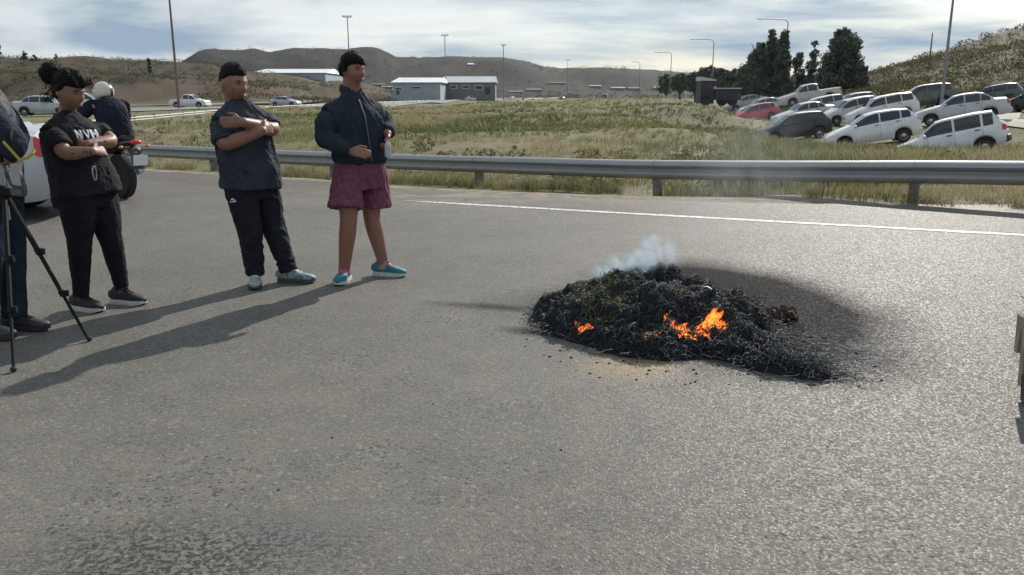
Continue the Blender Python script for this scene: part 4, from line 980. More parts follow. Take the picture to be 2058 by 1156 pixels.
def head_extras(mb, c, A, k=1.0):
    """eyes, brows and lips as small pieces of the same mesh; material slots 1 white, 2 dark, 3 lip"""
    L2 = lambda x, y, z: c + (np.array((x, y, z)) @ A) * k
    for s in (-1, 1):
        mb.ball(L2(s * .032, .078, .006), np.array((.0125, .008, .0058)) * k, A, 10, 8, 1)
        mb.ball(L2(s * .031, .0845, .006), np.array((.0062, .0045, .0056)) * k, A, 8, 6, 2)
        mb.tube([L2(s * .014, .094, .024), L2(s * .030, .092, .030), L2(s * .047, .080, .027)], [.0035 * k, .0045 * k, .0022 * k], 6, 2)
        mb.tube([L2(s * .017, .0855, .013), L2(s * .032, .0865, .0165), L2(s * .046, .0775, .0125)], [.0016 * k, .0022 * k, .0014 * k], 5, 2)
    mb.tube([L2(-.024, .089, -.059), L2(-.010, .102, -.056), L2(0, .104, -.0575), L2(.010, .102, -.056), L2(.024, .089, -.059)], [.001, .0042 * k, .004 * k, .0042 * k, .001], 6, 3)
    mb.tube([L2(-.022, .089, -.062), L2(-.009, .101, -.066), L2(.009, .101, -.066), L2(.022, .089, -.062)], [.001, .005 * k, .005 * k, .001], 6, 3)
def hair_cap(c, A, k, mask, thick, nu=90, nv=64, seed=0, rough=.006, lump=.0):
    """surface over the scalp where mask(x,y,z)>0; thick(x,y,z) metres"""
    tmp = MB(); tmp.ball((0, 0, 0), HR, None, nu, nv, fn=head_fn); V = tmp.v[0]; Fc = tmp.f
    n = nrm_rows(V / HR ** 2); x, y, z = V.T; m = mask(x, y, z); th = thick(x, y, z)
    nz = fbm(V * 55, 4, seed) * rough + fbm(V * 18, 3, seed + 3) * lump
    W = V + n * (np.clip(th, 0, 1) * sstep(-.01, .012, m) + np.where(m > -.004, nz, 0) - .004 * (m < -.006))[:, None]
    keep = [f for f in Fc if max(m[list(f)]) > -.010]
    o = MB(); o.add(c + (W * k) @ A, keep); return o
def nrm_rows(V): return V / (np.linalg.norm(V, axis=1)[:, None] + 1e-12)
def strands(mb, roots, dirs, length, r, curl=0.0, droop=.5, nseg=5, sides=4):
    for p, d in zip(roots, dirs):
        l = length * random.uniform(.6, 1.3); pts = [p]; v = np.array(d, float); ph = random.uniform(0, 6.28)
        a = nrm(np.cross(v, (0.3, .5, .8))); b = np.cross(v, a)
        for i in range(nseg):
            v = nrm(v + np.array((0, 0, -droop / nseg)) + rng.normal(0, .12, 3)); q = pts[-1] + v * l / nseg
            if curl: q = q + (a * math.cos(ph + i * 1.9) + b * math.sin(ph + i * 1.9)) * curl
            pts.append(q)
        mb.tube(pts, [r * (1 - .13 * i) for i in range(nseg + 1)], sides)
def wrinkle(V, N, amp, fr, seed, aniso=(1, 1, 1)):
    P = V * np.array(aniso); P = P + np.array((.35, .2, 0)) * V[:, 2:3]; w = 1 - np.abs(fbm(P * fr + 2.4 * fbm(P * fr * .5, 2, seed + 9)[:, None], 2, seed)) ** .75; return V + N * (amp * (w - .5))[:, None]
def cloth(name, m, parent, mb, vox=.008, amp=.006, fr=9, seed=0, aniso=(1, 1, .45), smooth=4, cut=None):
    V, N, Fq = remesh(mb, vox, smooth); V = wrinkle(V, N, amp, fr, seed, aniso); V = wrinkle(V, N, amp * .38, fr * 2.6, seed + 40, (1, 1, 1.3)); V = V + N * (.0015 * fbm(V * 60, 2, seed))[:, None]
    o = MB(); o.add(V, Fq); return o.build(name, m, parent, sharp=0)
def shoe(parent, ankle, d, m_up, m_sole, m_lace, L=.28, z=0.0, tongue=None):
    d = nrm((d[0], d[1], 0)); s = np.array((-d[1], d[0], 0)); h = np.array((ankle[0], ankle[1], z)) - d * .085; up = np.array((0, 0, 1.))
    st = [(0, .022, .060), (.03, .031, .085), (.10, .036, .100), (.22, .037, .104), (.34, .037, .098), (.46, .040, .086), (.60, .045, .074), (.74, .048, .064), (.86, .046, .056), (.94, .038, .048), (.985, .026, .038), (1, .012, .026)]
    mb = MB(); mb.tube([h + d * L * x + up * (.022 + hh / 2 - .012) for x, w, hh in st], [(w, hh / 2) for x, w, hh in st], 18, lat=s, sup=2.5); o = mb.build('shoe', m_up, parent, sharp=0)
    so = [(-.015, .020), (.01, .034), (.08, .040), (.2, .042), (.4, .041), (.58, .049), (.74, .0525), (.87, .050), (.95, .041), (1.0, .026), (1.015, .012)]
    V = []
    for zz, g in ((.0, .94), (.012, 1.0), (.034, .985)):
        V += [h + d * L * x + s * w * g + up * (zz + (.014 * max(0, x - .8) / .2 if zz < .02 else 0)) for x, w in so] + [h + d * L * x - s * w * g + up * (zz + (.014 * max(0, x - .8) / .2 if zz < .02 else 0)) for x, w in so[::-1]]
    n = 2 * len(so); Fc = [tuple(reversed(range(n))), tuple(range(2 * n, 3 * n))]
    for a in (0, 1): Fc += [(a * n + i, a * n + (i + 1) % n, (a + 1) * n + (i + 1) % n, (a + 1) * n + i) for i in range(n)]
    mb = MB(); mb.add(V, Fc); mb.build('sole', m_sole, o, sharp=35)
    mb = MB()
    for k in range(5):
        x = .34 + .075 * k; hh = np.interp(x, [q[0] for q in st], [q[2] for q in st]); c = h + d * L * x + up * (.013 + hh)
        mb.tube([c - s * .024 - up * .008, c + up * .002, c + s * .024 - up * .008], [.004] * 3, 5)
    mb.tube([h + d * L * .32 + up * .118, h + d * L * .42 + up * .106, h + d * L * .56 + up * .088], [(.020, .006), (.022, .006), (.020, .004)], 8, lat=s)
    mb.build('laces', m_lace, o)
    mb = MB(); c = h + d * .075 + up * .108; pts = [c + (d * math.cos(q) * .052 + s * math.sin(q) * .036) + up * (.006 * math.cos(2 * q)) for q in np.linspace(0, 2 * math.pi, 17)]
    mb.tube(pts, [.008] * 17, 6, cap=False); mb.build('collar', m_up, o); return o
def skin_mat(name, c): 
    m = mat(name, c, .5, spec=.4, noise=(40, .15, 3), bump=(220, .0006)); m.node_tree.nodes['Principled BSDF'].inputs['Subsurface Weight'].default_value = .0; return m
M_eye = mat('eye_white', (.36, .32, .29), .35); M_iris = mat('dark_eye', (.02, .014, .011), .3); 
def make_body(parent, tubes, head_c, A, k, skin, lip, vox=.0068, tattoo=None):
    add_head(tubes, head_c, A, k); V, N, Fq = remesh(tubes, vox, 2, .4)
    mb = MB(); mb.add(V, Fq); head_extras(mb, head_c, A, k); return mb.build('body', [skin, M_eye, M_iris, lip], parent, sharp=0)
def fabric(name, c, v=.25, scale=5, c2=None, rough=.9):
    return mat(name, c, rough, spec=.2, noise=(scale, v, 4) + ((c2,) if c2 else ()), bump=(350, .0012))
M_sole_w = mat('white_sole', (.62, .61, .58), .7, noise=(30, .3, 3)); M_black = fabric('black_fabric', (.012, .012, .014)); M_hair = mat('black_hair', (.010, .009, .009), .75, spec=.15, bump=(260, .004))
UP = np.array((0, 0, 1.))

# ---------------------------------------------------------------- man in maroon shorts
def J(Y0): return lambda u, v, dy=0.0: atY(u, v, Y0 + dy)
def torso(mb, pts, rads, lat, n=24, sup=2.5, sub=5):
    P = np.array(pts); Rr = np.array(rads); s = np.concatenate([[0], np.cumsum(np.linalg.norm(np.diff(P, axis=0), axis=1))]); t = np.linspace(0, s[-1], sub * (len(P) - 1) + 1)
    Q = np.stack([np.interp(t, s, P[:, k]) for k in range(3)], 1); q = np.stack([np.interp(t, s, Rr[:, k]) for k in range(2)], 1)
    for _ in range(3):
        Q[1:-1] = (Q[:-2] + 2 * Q[1:-1] + Q[2:]) / 4; q[1:-1] = (q[:-2] + 2 * q[1:-1] + q[2:]) / 4
    mb.tube(Q, [tuple(x) for x in q], n, lat=lat, sup=sup)
def facing(a): a = R(a); return np.array((math.sin(a), -math.cos(a), 0)), np.array((math.cos(a), math.sin(a), 0))

def man_shorts():
    j = J(6.36); f, lf = facing(38); p0 = gp(740, 560)
    t = thing('person', 'person in a navy jacket and maroon shorts holding a small bottle', 'person', (p0[0], p0[1], 0))
    skin = skin_mat('brown_skin', (.27, .128, .085)); lip = mat('lip', (.24, .09, .07), .5)
    pel, wai, che, nb = j(724, 345), j(723, 300), j(714, 235), j(706, 186, .02)
    rs, re, rw = j(662, 222, -.13), j(653, 278, -.19), j(704, 304, -.27); ls, le, lw = j(757, 217, .13), j(776, 256, .12), j(779, 270, -.03)
    hc = j(708, 142, -.01); A = axes(facing(56)[0], .04)
    rh, lh = j(699, 352, -.08), j(749, 352, .08); rk, lk = j(701, 440, -.15), j(746, 436, .06); ra, la = j(692, 540, -.11), j(771, 530, .10)
    mb = MB()
    torso(mb, [pel - UP * .08, pel, wai, che, (rs + ls) / 2 + UP * .0, nb], [(.15, .10), (.17, .12), (.165, .125), (.18, .13), (.15, .09), (.06, .055)], lf)
    limb(mb, [nb - UP * .05, nb + (hc - nb) * .3, hc - UP * .05], [.075, .072, .068])
    limb(mb, [rs - UP * .078, (rs + re) / 2, re, re + (rw - re) * .35, rw], [.06, .056, .046, .046, .030]); limb(mb, [ls - UP * .078, (ls + le) / 2, le, le + (lw - le) * .4, lw], [.06, .056, .046, .046, .030])
    hand(mb, rw, j(742, 309, -.34) - rw, UP * -.4 - f * .1 + lf * .6, UP + f * .3, .55, spread=.05); hand(mb, lw, j(777, 300, -.10) - lw, -lf * .8 - f * .1, f + UP * .2, 1.15, spread=.02)
    for h, k, a in ((rh, rk, ra), (lh, lk, la)):
        limb(mb, [h, (h + k) / 2, k, k + (a - k) * .3, a, np.array((a[0], a[1], .045))], [.092, .084, .066, .066, .044, .040])
    make_body(t, mb, hc, A, 1.0, skin, lip)
    jk = fabric('navy_jacket', (.028, .038, .054), .35, 3); sh_ = fabric('maroon_shorts', (.20, .07, .092), .45, 30, (.13, .045, .085))
    mb = MB(); sm = (rs + ls) / 2
    torso(mb, [j(722, 328), j(722, 312), wai, j(718, 262), che, sm + UP * .035, nb + UP * .005], [(.195, .15), (.212, .168), (.212, .168), (.21, .16), (.205, .152), (.13, .095), (.078, .074)], lf)
    for q in (rs, ls): sleeve(mb, [nb + (q - nb) * .1 - UP * .05, nb + (q - nb) * .55 - UP * .052, q - UP * .045], [.072, .082, .088]); sleeve(mb, [che, q - UP * .06], [.14, .10])
    sleeve(mb, [rs - UP * .03, rs - UP * .06 - lf * .01, (rs + re) / 2 - lf * .02, re - lf * .01, re + (rw - re) * .5, rw], [.066, .074, .075, .072, .062, .052]); sleeve(mb, [ls - UP * .03, ls - UP * .06, (ls + le) / 2, le, lw + (le - lw) * .2], [.066, .072, .072, .068, .054])
    cloth('jacket', jk, t, mb, .008, .016, 7, 3, smooth=18)
    mb = MB(); cen = nb + UP * .012   # standing collar, open at the front
    pts = []
    for q in np.linspace(R(35), R(325), 18):
        d = f * math.cos(q) + lf * math.sin(q); pts.append(cen + d * .078 + UP * (.012 - .02 * math.cos(q)))
    mb.tube(pts, [(.011, .030)] * 18, 8, lat=[nrm(p - cen) for p in pts]); mb.build('collar', jk, t)
    mb = MB()   # zip
    zp = []
    for v, dd in ((200, .10), (235, .165), (270, .176), (300, .184), (322, .176)): 
        c = j(706 + (v - 186) * .13, v); zp.append(c + f * (dd + .004))
    mb.tube(zp, [.006] * 5, 6); mb.build('zip', mat('zip', (.09, .09, .1), .4, metal=.5), t)
    mb = MB(); torso(mb, [j(723, 322), j(723, 350), j(724, 378)], [(.182, .14), (.20, .155), (.195, .15)], lf)
    for h, k, fl in ((rh, rk, -1), (lh, lk, 1)):
        e = h + (k - h) * .76; sleeve(mb, [h + UP * .05, h + (k - h) * .3 + lf * fl * .012, e + lf * fl * .025], [.105, .118, .136])
    cloth('shorts', sh_, t, mb, .008, .013, 8, 5, (1.3, 1.3, .3))
    tl = mat('teal_mesh_shoe', (.02, .19, .235), .7, noise=(60, .35, 3), bump=(300, .001)); pk = mat('pink_lace', (.55, .10, .16), .7)
    shoe(t, ra[:2], (-.10, -1), tl, M_sole_w, pk, .27); shoe(t, la[:2], (1, -.25), tl, M_sole_w, pk, .27)
    for a, nm in ((ra, 0), (la, 0)):
        mb = MB(); sleeve(mb, [np.array((a[0], a[1], .06)), np.array((a[0], a[1], .125))], [.047, .046]); mb.build('sock', pk if a is ra else mat('grey_sock', (.3, .25, .24), .9), t)
    o = hair_cap(hc, A, 1.0, lambda x, y, z: z - np.interp(y, [-.10, -.02, .01, .035, .06, .10], [-.05, -.035, .0, .04, .050, .056]), lambda x, y, z: .008 + .018 * sstep(.03, .10, z) * (1 + .5 * sstep(0, .08, y)), seed=4, rough=.006, lump=.007)
    ho = o.build('hair', M_hair, t, sharp=0)
    mb = MB(); th = rng.uniform(0, 2 * math.pi, 320); el = rng.uniform(.35, 1.5, 320)
    Rt = [hc + (np.array((math.cos(e) * math.cos(q) * .077, math.cos(e) * math.sin(q) * .098, math.sin(e) * .124 + .006)) @ A) for q, e in zip(th, el)]
    strands(mb, Rt, [nrm((p - hc) + A[1] * .09 + rng.normal(0, .03, 3)) for p in Rt], .024, .0026, droop=1.2, nseg=4)
    def brow(x, z): return .099 * math.sqrt(max(.05, 1 - (x / .078) ** 2 - (z / .122) ** 2)) + .006
    Rt = [hc + np.array((x, brow(x, z), z)) @ A for x, z in ((random.uniform(-.062, .062), random.uniform(.062, .085)) for _ in range(170))]
    strands(mb, Rt, [nrm(A[1] * .38 - A[2] * .75 + A[0] * random.uniform(-.6, .8)) for p in Rt], .026, .0026, droop=.9, nseg=4)
    Rt = [hc + np.array((sd * random.uniform(.078, .086), random.uniform(-.06, .03), random.uniform(-.005, .06))) @ A for _ in range(60) for sd in (-1, 1)]
    strands(mb, Rt, [nrm(-A[2] - A[1] * random.uniform(-.2, .6)) for p in Rt], .040, .0022, droop=.2, nseg=4)
    mb.build('loose_hair', M_hair, ho)['kind'] = 'stuff'
    return t, lw, j
t3, lw3, j3 = man_shorts()
# small bottle hanging from his hand
M_bot = mat('clear_plastic_bottle', (.42, .46, .44), .12, spec=.6); bc = atY(779, 299, 6.36 - .13)
bt = thing('bottle', 'small pale plastic bottle held below the hand of the person in shorts', 'bottle', bc - UP * .06)
mb = MB(); mb.lathe([(.006, -.062), (.024, -.06), (.026, -.03), (.023, 0), (.026, .02), (.020, .04), (.010, .052)], bc, None, 16); mb.build('flask', M_bot, bt)
mb = MB(); mb.lathe([(.012, .050), (.012, .064)], bc, None, 12); mb.build('cap', mat('bottle_cap', (.5, .52, .55), .4), bt)

# ---------------------------------------------------------------- man with crossed arms
def man_crossed():
    j = J(6.20); f, lf = facing(48); p0 = gp(560, 572)
    t = thing('person', 'person in dark shirt and black tracksuit trousers standing with arms folded', 'person', (p0[0], p0[1], 0))
    skin = skin_mat('tan_skin', (.27, .135, .092)); lip = mat('lip', (.22, .085, .07), .5)
    pel, wai, che, nb = j(503, 372), j(495, 315), j(488, 245), j(474, 199, .02)
    rs, re = j(442, 240, -.14), j(449, 292, -.26); ls, le = j(530, 232, .15), j(552, 262, .03)
    rw, lw = j(528, 263, -.19), j(488, 246, -.28)
    hc = j(469, 168, -.02); A = axes(facing(58)[0], .16)
    rh, lh = j(482, 382, -.09), j(530, 380, .09); rk, lk = j(503, 466, -.12), j(551, 460, .06); ra, la = j(513, 548, -.08), j(580, 540, .02)
    mb = MB()
    torso(mb, [pel - UP * .08, pel, wai, che, (rs + ls) / 2 - UP * .04, nb], [(.15, .11), (.175, .13), (.17, .135), (.185, .14), (.15, .09), (.066, .06)], lf)
    limb(mb, [nb - UP * .05, nb + (hc - nb) * .3, hc - UP * .05], [.080, .078, .074])
    limb(mb, [rs - UP * .078, (rs + re) / 2, re, re + (rw - re) * .35, rw], [.064, .060, .052, .052, .034]); limb(mb, [ls - UP * .078, (ls + le) / 2, le, le + (lw - le) * .35, lw], [.064, .060, .052, .053, .036])
    hand(mb, rw, j(560, 253, .0) - rw, -f, UP, .4, spread=.03); hand(mb, lw, j(446, 246, -.30) - lw, -f, UP, .35, spread=.05)
    for h, k, a in ((rh, rk, ra), (lh, lk, la)): limb(mb, [h, (h + k) / 2, k, k + (a - k) * .3, a, np.array((a[0], a[1], .045))], [.09, .082, .062, .058, .042, .038])
    make_body(t, mb, hc, A, 1.12, skin, lip)
    sm = (rs + ls) / 2; tee = fabric('dark_navy_shirt', (.027, .031, .044), .4, 9, (.044, .048, .058))
    mb = MB(); torso(mb, [j(505, 377), j(504, 345), wai, j(492, 280), che, sm + UP * .03, nb + UP * .0], [(.228, .185), (.215, .178), (.21, .176), (.205, .17), (.20, .16), (.13, .10), (.078, .074)], lf)
    for q in (rs, ls): sleeve(mb, [nb + (q - nb) * .1 - UP * .05, nb + (q - nb) * .55 - UP * .052, q - UP * .045], [.070, .082, .086]); sleeve(mb, [che, q - UP * .06], [.13, .095])
    sleeve(mb, [rs - UP * .02, rs - UP * .05, rs + (re - rs) * .5, rs + (re - rs) * .9], [.066, .076, .078, .077]); sleeve(mb, [ls - UP * .02, ls - UP * .05, ls + (le - ls) * .5, ls + (le - ls) * .84], [.066, .074, .074, .072])
    cloth('shirt', tee, t, mb, .008, .016, 7, 13, smooth=16)
    mb = MB(); torso(mb, [j(502, 355), pel, pel - UP * .10], [(.175, .14), (.19, .15), (.18, .14)], lf)
    for h, k, a in ((rh, rk, ra), (lh, lk, la)): sleeve(mb, [h + UP * .04, h + (k - h) * .45, k, k + (a - k) * .5, a + UP * .0 - np.array((0, 0, .02))], [.110, .105, .088, .079, .066])
    tr = fabric('black_tracksuit', (.018, .020, .028), .3, 6); pants = cloth('trousers', tr, t, mb, .008, .013, 8, 15, (1, 1, .8))
    gs = mat('pale_grey_shoe', (.42, .43, .45), .7, noise=(40, .5, 3, (.18, .2, .22)), bump=(250, .001)); gt = mat('grey_teal_shoe', (.30, .36, .38), .7, noise=(30, .6, 3, (.06, .13, .14)), bump=(250, .001)); dk = mat('dark_sole', (.06, .065, .07), .8)
    shoe(t, ra[:2], (.25, -1), gs, dk, M_sole_w, .28); shoe(t, la[:2], (1, -.12), gt, dk, M_sole_w, .29)
    o = hair_cap(hc, A, 1.12, lambda x, y, z: z - np.interp(y, [-.10, -.03, .0, .03, .05, .10], [.0, .012, .03, .055, .062, .064]), lambda x, y, z: .006 + .016 * sstep(.05, .10, z), seed=8, rough=.004, lump=.003)
    ho = o.build('hair', M_hair, t, sharp=0)
    mb = MB(); th = rng.uniform(0, 2 * math.pi, 230); el = rng.uniform(.55, 1.5, 230)
    Rt = [hc + (np.array((math.cos(e) * math.cos(q) * .084, math.cos(e) * math.sin(q) * .107, math.sin(e) * .130 + .010)) @ A) for q, e in zip(th, el)]
    strands(mb, Rt, [nrm((p - hc) * .6 + A[2] * .07 + rng.normal(0, .02, 3)) for p in Rt], .016, .0022, droop=0, nseg=3); mb.build('loose_hair', M_hair, ho)['kind'] = 'stuff'
    return t, pants, f, lf
t2, pants2, f2, lf2 = man_crossed()
from mathutils.bvhtree import BVHTree
def decal(name, target, parent_origin, polys, C, ax_u, ax_v, direction, m, parent, off=.003, sub=3):
    """flat print: polygons in (u,v) metres laid on the cloth by casting along direction"""
    me = target.data; bv = BVHTree.FromPolygons([v.co[:] for v in me.vertices], [p.vertices[:] for p in me.polygons])
    mb = MB(); o0 = np.array(parent_origin)
    for P in polys:
        P = np.array(P, float); G = []   # quad strip: 4 corners, subdivided
        for i in range(sub + 1):
            for k_ in range(sub + 1):
                a, b = i / sub, k_ / sub; q = P[0] * (1 - a) * (1 - b) + P[1] * a * (1 - b) + P[2] * a * b + P[3] * (1 - a) * b
                w = C + ax_u * q[0] + ax_v * q[1]; hit = bv.ray_cast(Vector(w - o0 - direction * .6), Vector(direction), 1.5)
                pt = np.array(hit[0]) + o0 if hit[0] is not None else None
                G.append(pt - direction * off if pt is not None else None)
        s1 = sub + 1; fs = [(i * s1 + k_, (i + 1) * s1 + k_, (i + 1) * s1 + k_ + 1, i * s1 + k_ + 1) for i in range(sub) for k_ in range(sub)]
        def okf(q):
            if any(G[x] is None for x in q): return False
            dd = [np.dot(G[x], direction) for x in q]; return max(dd) - min(dd) < .05
        fs = [q for q in fs if okf(q)]; mb.add([x if x is not None else np.zeros(3) + o0 for x in G], fs)
    return mb.build(name, m, parent, smooth=False)
M_print = mat('white_print', (.70, .71, .72), .8); M_dimprint = mat('grey_print', (.3, .31, .33), .8)
o2 = np.array(t2['_o']); cdir = nrm(np.array((-.3, 1, 0)) )
C = atY(467, 404, 6.0); ux = nrm(np.array((1, .25, 0)))
decal('logo', pants2, o2, [[(-.022, -.012), (.026, -.008), (.028, .0), (-.016, -.004)], [(-.012, .004), (.004, .006), (.008, .022), (-.006, .018)], [(.008, .002), (.022, .002), (.016, .012), (.010, .012)]], C, ux, UP, nrm(ray(467, 404)), M_print, pants2)
C = atY(558, 372, 6.15)
decal('side_stripe', pants2, o2, [[(0, .05), (.012, .05), (.05, -.17), (.036, -.17)]], C, ux, UP, nrm(ray(558, 380)), M_dimprint, pants2, sub=8)
# ---------------------------------------------------------------- woman with folded tattooed arms
def woman():
    j = J(5.44); f, lf = facing(60); p0 = gp(215, 618)
    t = thing('person', 'person in black printed T-shirt and leggings, arms folded, hair tied up', 'person', (p0[0], p0[1], 0))
    skin = skin_mat('olive_skin', (.27, .15, .10)); lip = mat('lip', (.22, .09, .075), .5)
    n_, l_ = skin.node_tree.nodes, skin.node_tree.links
    pel, wai, che, nb = j(168, 388), j(157, 330), j(143, 265), j(134, 226, .02)
    rs, re = j(99, 260, -.15), j(132, 310, -.24); ls, le = j(178, 252, .14), j(228, 284, .09)
    rw, lw = j(186, 304, -.20), j(176, 290, -.12)
    hc = j(139, 183, -.02); A = axes(facing(72)[0], .30)
    rh, lh = j(158, 400, -.09), j(199, 398, .08); rk, lk = j(160, 488, -.12), j(222, 480, .05); ra, la = j(163, 590, -.08), j(244, 572, .10)
    mb = MB()
    torso(mb, [pel - UP * .08, pel, wai, che, (rs + ls) / 2 - UP * .02, nb], [(.15, .11), (.17, .125), (.14, .11), (.155, .12), (.13, .08), (.052, .05)], lf)
    limb(mb, [nb - UP * .05, nb + (hc - nb) * .3, hc - UP * .05], [.054, .050, .050])
    limb(mb, [rs - UP * .055, (rs + re) / 2, re, re + (rw - re) * .35, rw], [.055, .052, .045, .043, .028]); limb(mb, [ls - UP * .055, (ls + le) / 2, le, le + (lw - le) * .35, lw], [.055, .05, .043, .043, .028])
    hand(mb, rw, j(214, 303, -.10) - rw, -f * .7 - UP * .4, UP, .9, .165, .02); hand(mb, lw, j(140, 298, -.12) - lw, -f, UP, .4, .165, .03)
    for h, k, a in ((rh, rk, ra), (lh, lk, la)): limb(mb, [h, (h + k) / 2, k, k + (a - k) * .3, a, np.array((a[0], a[1], .045))], [.088, .08, .056, .052, .036, .034])
    make_body(t, mb, hc, A, 1.0, skin, lip)
    tee = fabric('black_tee', (.019, .020, .024), .3, 8); sm = (rs + ls) / 2
    mb = MB(); torso(mb, [j(176, 392), j(170, 365), wai, j(150, 295), che, sm + UP * .02, nb - UP * .01], [(.215, .175), (.205, .168), (.185, .158), (.18, .158), (.182, .154), (.115, .085), (.064, .062)], lf)
    for q in (rs, ls): sleeve(mb, [nb + (q - nb) * .1 - UP * .05, nb + (q - nb) * .55 - UP * .048, q - UP * .04], [.060, .068, .072]); sleeve(mb, [che, q - UP * .05], [.11, .08])
    sleeve(mb, [rs - UP * .02, rs - UP * .04, rs + (re - rs) * .5, rs + (re - rs) * .74], [.058, .066, .068, .069]); sleeve(mb, [ls - UP * .02, ls - UP * .04, ls + (le - ls) * .5, ls + (le - ls) * .74], [.058, .064, .066, .067])
    shirt = cloth('shirt', tee, t, mb, .008, .015, 7, 23, smooth=14)
    mb = MB(); torso(mb, [j(172, 372), pel, pel - UP * .09], [(.175, .14), (.20, .16), (.185, .15)], lf)
    for h, k, a in ((rh, rk, ra), (lh, lk, la)): sleeve(mb, [h + UP * .04, h + (k - h) * .45, k, k + (a - k) * .3, a, a - UP * .02], [.118, .106, .074, .068, .048, .046])
    cloth('leggings', fabric('black_leggings', (.013, .014, .018), .3, 6), t, mb, .008, .006, 12, 25)
    bs = mat('black_shoe', (.02, .02, .021), .7, noise=(40, .5, 3), bump=(250, .001))
    shoe(t, ra[:2], (1, -.40), bs, M_sole_w, M_black, .26); shoe(t, la[:2], (1, -.22), bs, M_sole_w, M_black, .26)
    # hair: cap, fringe, bun, loose curls
    o = hair_cap(hc, A, 1.0, lambda x, y, z: np.where(y > .03, z - .050, z + .075 - 1.9 * np.clip(y + .035, 0, .065)), lambda x, y, z: .014 + .012 * sstep(.02, .1, z), seed=31, rough=.008, lump=.012)
    ho = o.build('hair', M_hair, t, sharp=0)
    L2 = lambda x, y, z: hc + np.array((x, y, z)) @ A
    bc_ = L2(.0, -.148, .070); mb = MB(); mb.ball(bc_, (.072, .070, .066), A, 28, 20, fn=lambda V: V * (1 + .22 * fbm(V * 32, 3, 6)[:, None])); mb.build('bun', M_hair, ho, sharp=0)
    mb = MB()
    Rt = [bc_ + nrm(rng.normal(0, 1, 3)) * .055 for _ in range(160)]; strands(mb, Rt, [nrm(p - bc_ + rng.normal(0, .03, 3)) for p in Rt], .042, .003, curl=.007, droop=.9, nseg=7)
    Rt = [L2(random.uniform(-.07, .07), random.uniform(.04, .10), random.uniform(.075, .12)) for _ in range(90)]; strands(mb, Rt, [nrm(A[1] * .8 + A[2] * .25 + A[0] * random.uniform(-.5, .5)) for p in Rt], .075, .003, curl=.007, droop=2.4, nseg=8)
    Rt = [L2(random.choice((-1, 1)) * random.uniform(.04, .085), random.uniform(-.11, -.04), random.uniform(-.08, .08)) for _ in range(120)]; strands(mb, Rt, [nrm(-A[1] * .7 + A[0] * random.uniform(-.4, .4) - UP * .2) for p in Rt], .07, .003, curl=.007, droop=1.6, nseg=7)
    o = mb.build('loose_hair', M_hair, ho); o['kind'] = 'stuff'
    return t, shirt, f, lf, j, (rs, re, rw, ls, le, lw)
t1, shirt1, f1, lf1, j1, arms1 = woman()
o1 = np.array(t1['_o'])
C = j1(143, 268) + f1 * .15 + lf1 * .01; dv = nrm(-f1 * .9 + np.array((0, .2, 0))); ux = lf1; q_ = .011
def stroke(x0, y0, x1, y1, w=.012):
    x0, x1, y0, y1, w = x0 * .8, x1 * .8, y0 * .72, y1 * .72, w * .9
    d = nrm((x1 - x0, y1 - y0)); n = np.array((-d[1], d[0])) * w / 2; a, b = np.array((x0, y0)), np.array((x1, y1)); return [a - n, b - n, b + n, a + n]
letters = [stroke(-.085, -.04, -.085, .035), stroke(-.085, .035, -.05, -.04), stroke(-.05, -.04, -.05, .035), stroke(-.025, .035, -.005, -.04), stroke(-.005, -.04, .018, .035), stroke(.04, -.04, .04, .035, .02), stroke(.04, .03, .06, -.01), stroke(.06, -.01, .08, .03), stroke(.08, .035, .08, -.04, .02)]
decal('shirt_print', shirt1, o1, letters, C, lf1, UP, -f1, M_print, shirt1, sub=4)
# tattoos: dark ink bands and motifs on the near forearm are flat print
M_ink = mat('tattoo_ink', (.05, .04, .036), .6)
bd1 = [c for c in t1.children if c.name.startswith('body')][0]; rt_ = random.Random(5)
for (ua, va, ub, vb, Yd) in ((138, 300, 186, 306, 5.2), (182, 290, 222, 286, 5.3)):
    polys = []
    for k in range(9):
        x, y = rt_.uniform(0, (ub - ua) * .0031), rt_.uniform(-.028, .028); r1, r2 = rt_.uniform(.006, .016), rt_.uniform(.004, .010); a = rt_.uniform(0, 3.1); ca, sa = math.cos(a), math.sin(a)
        polys.append([(x + ca * r1, y + sa * r1), (x - sa * r2, y + ca * r2), (x - ca * r1, y - sa * r1), (x + sa * r2, y - ca * r2)])
    decal('tattoo', bd1, o1, polys, atY(ua, va, Yd), np.array((1., 0, 0)), UP, nrm(ray((ua + ub) / 2, va)), M_ink, bd1, .0015, 3)
# keys on a lanyard clip at her waist
kc = atY(187, 338, 5.44 - .24); kt = thing('key_ring', 'pale metal carabiner key clip hanging in front of the black T-shirt', 'key clip', kc)
mb = MB(); pts = [kc + lf1 * (.012 * math.sin(q)) + f1 * .01 + UP * (.045 * math.cos(q) - .03) for q in np.linspace(0, 2 * math.pi, 17)]; mb.tube(pts, [.004] * 17, 6, cap=False)
mb.build('clip', mat('brushed_metal', (.42, .42, .43), .35, metal=.8), kt)
mb = MB(); mb.tube([kc + UP * .012 + f1 * .01, kc + UP * .05 + f1 * .0], [.005, .006], 6); mb.build('strap', M_black, kt)

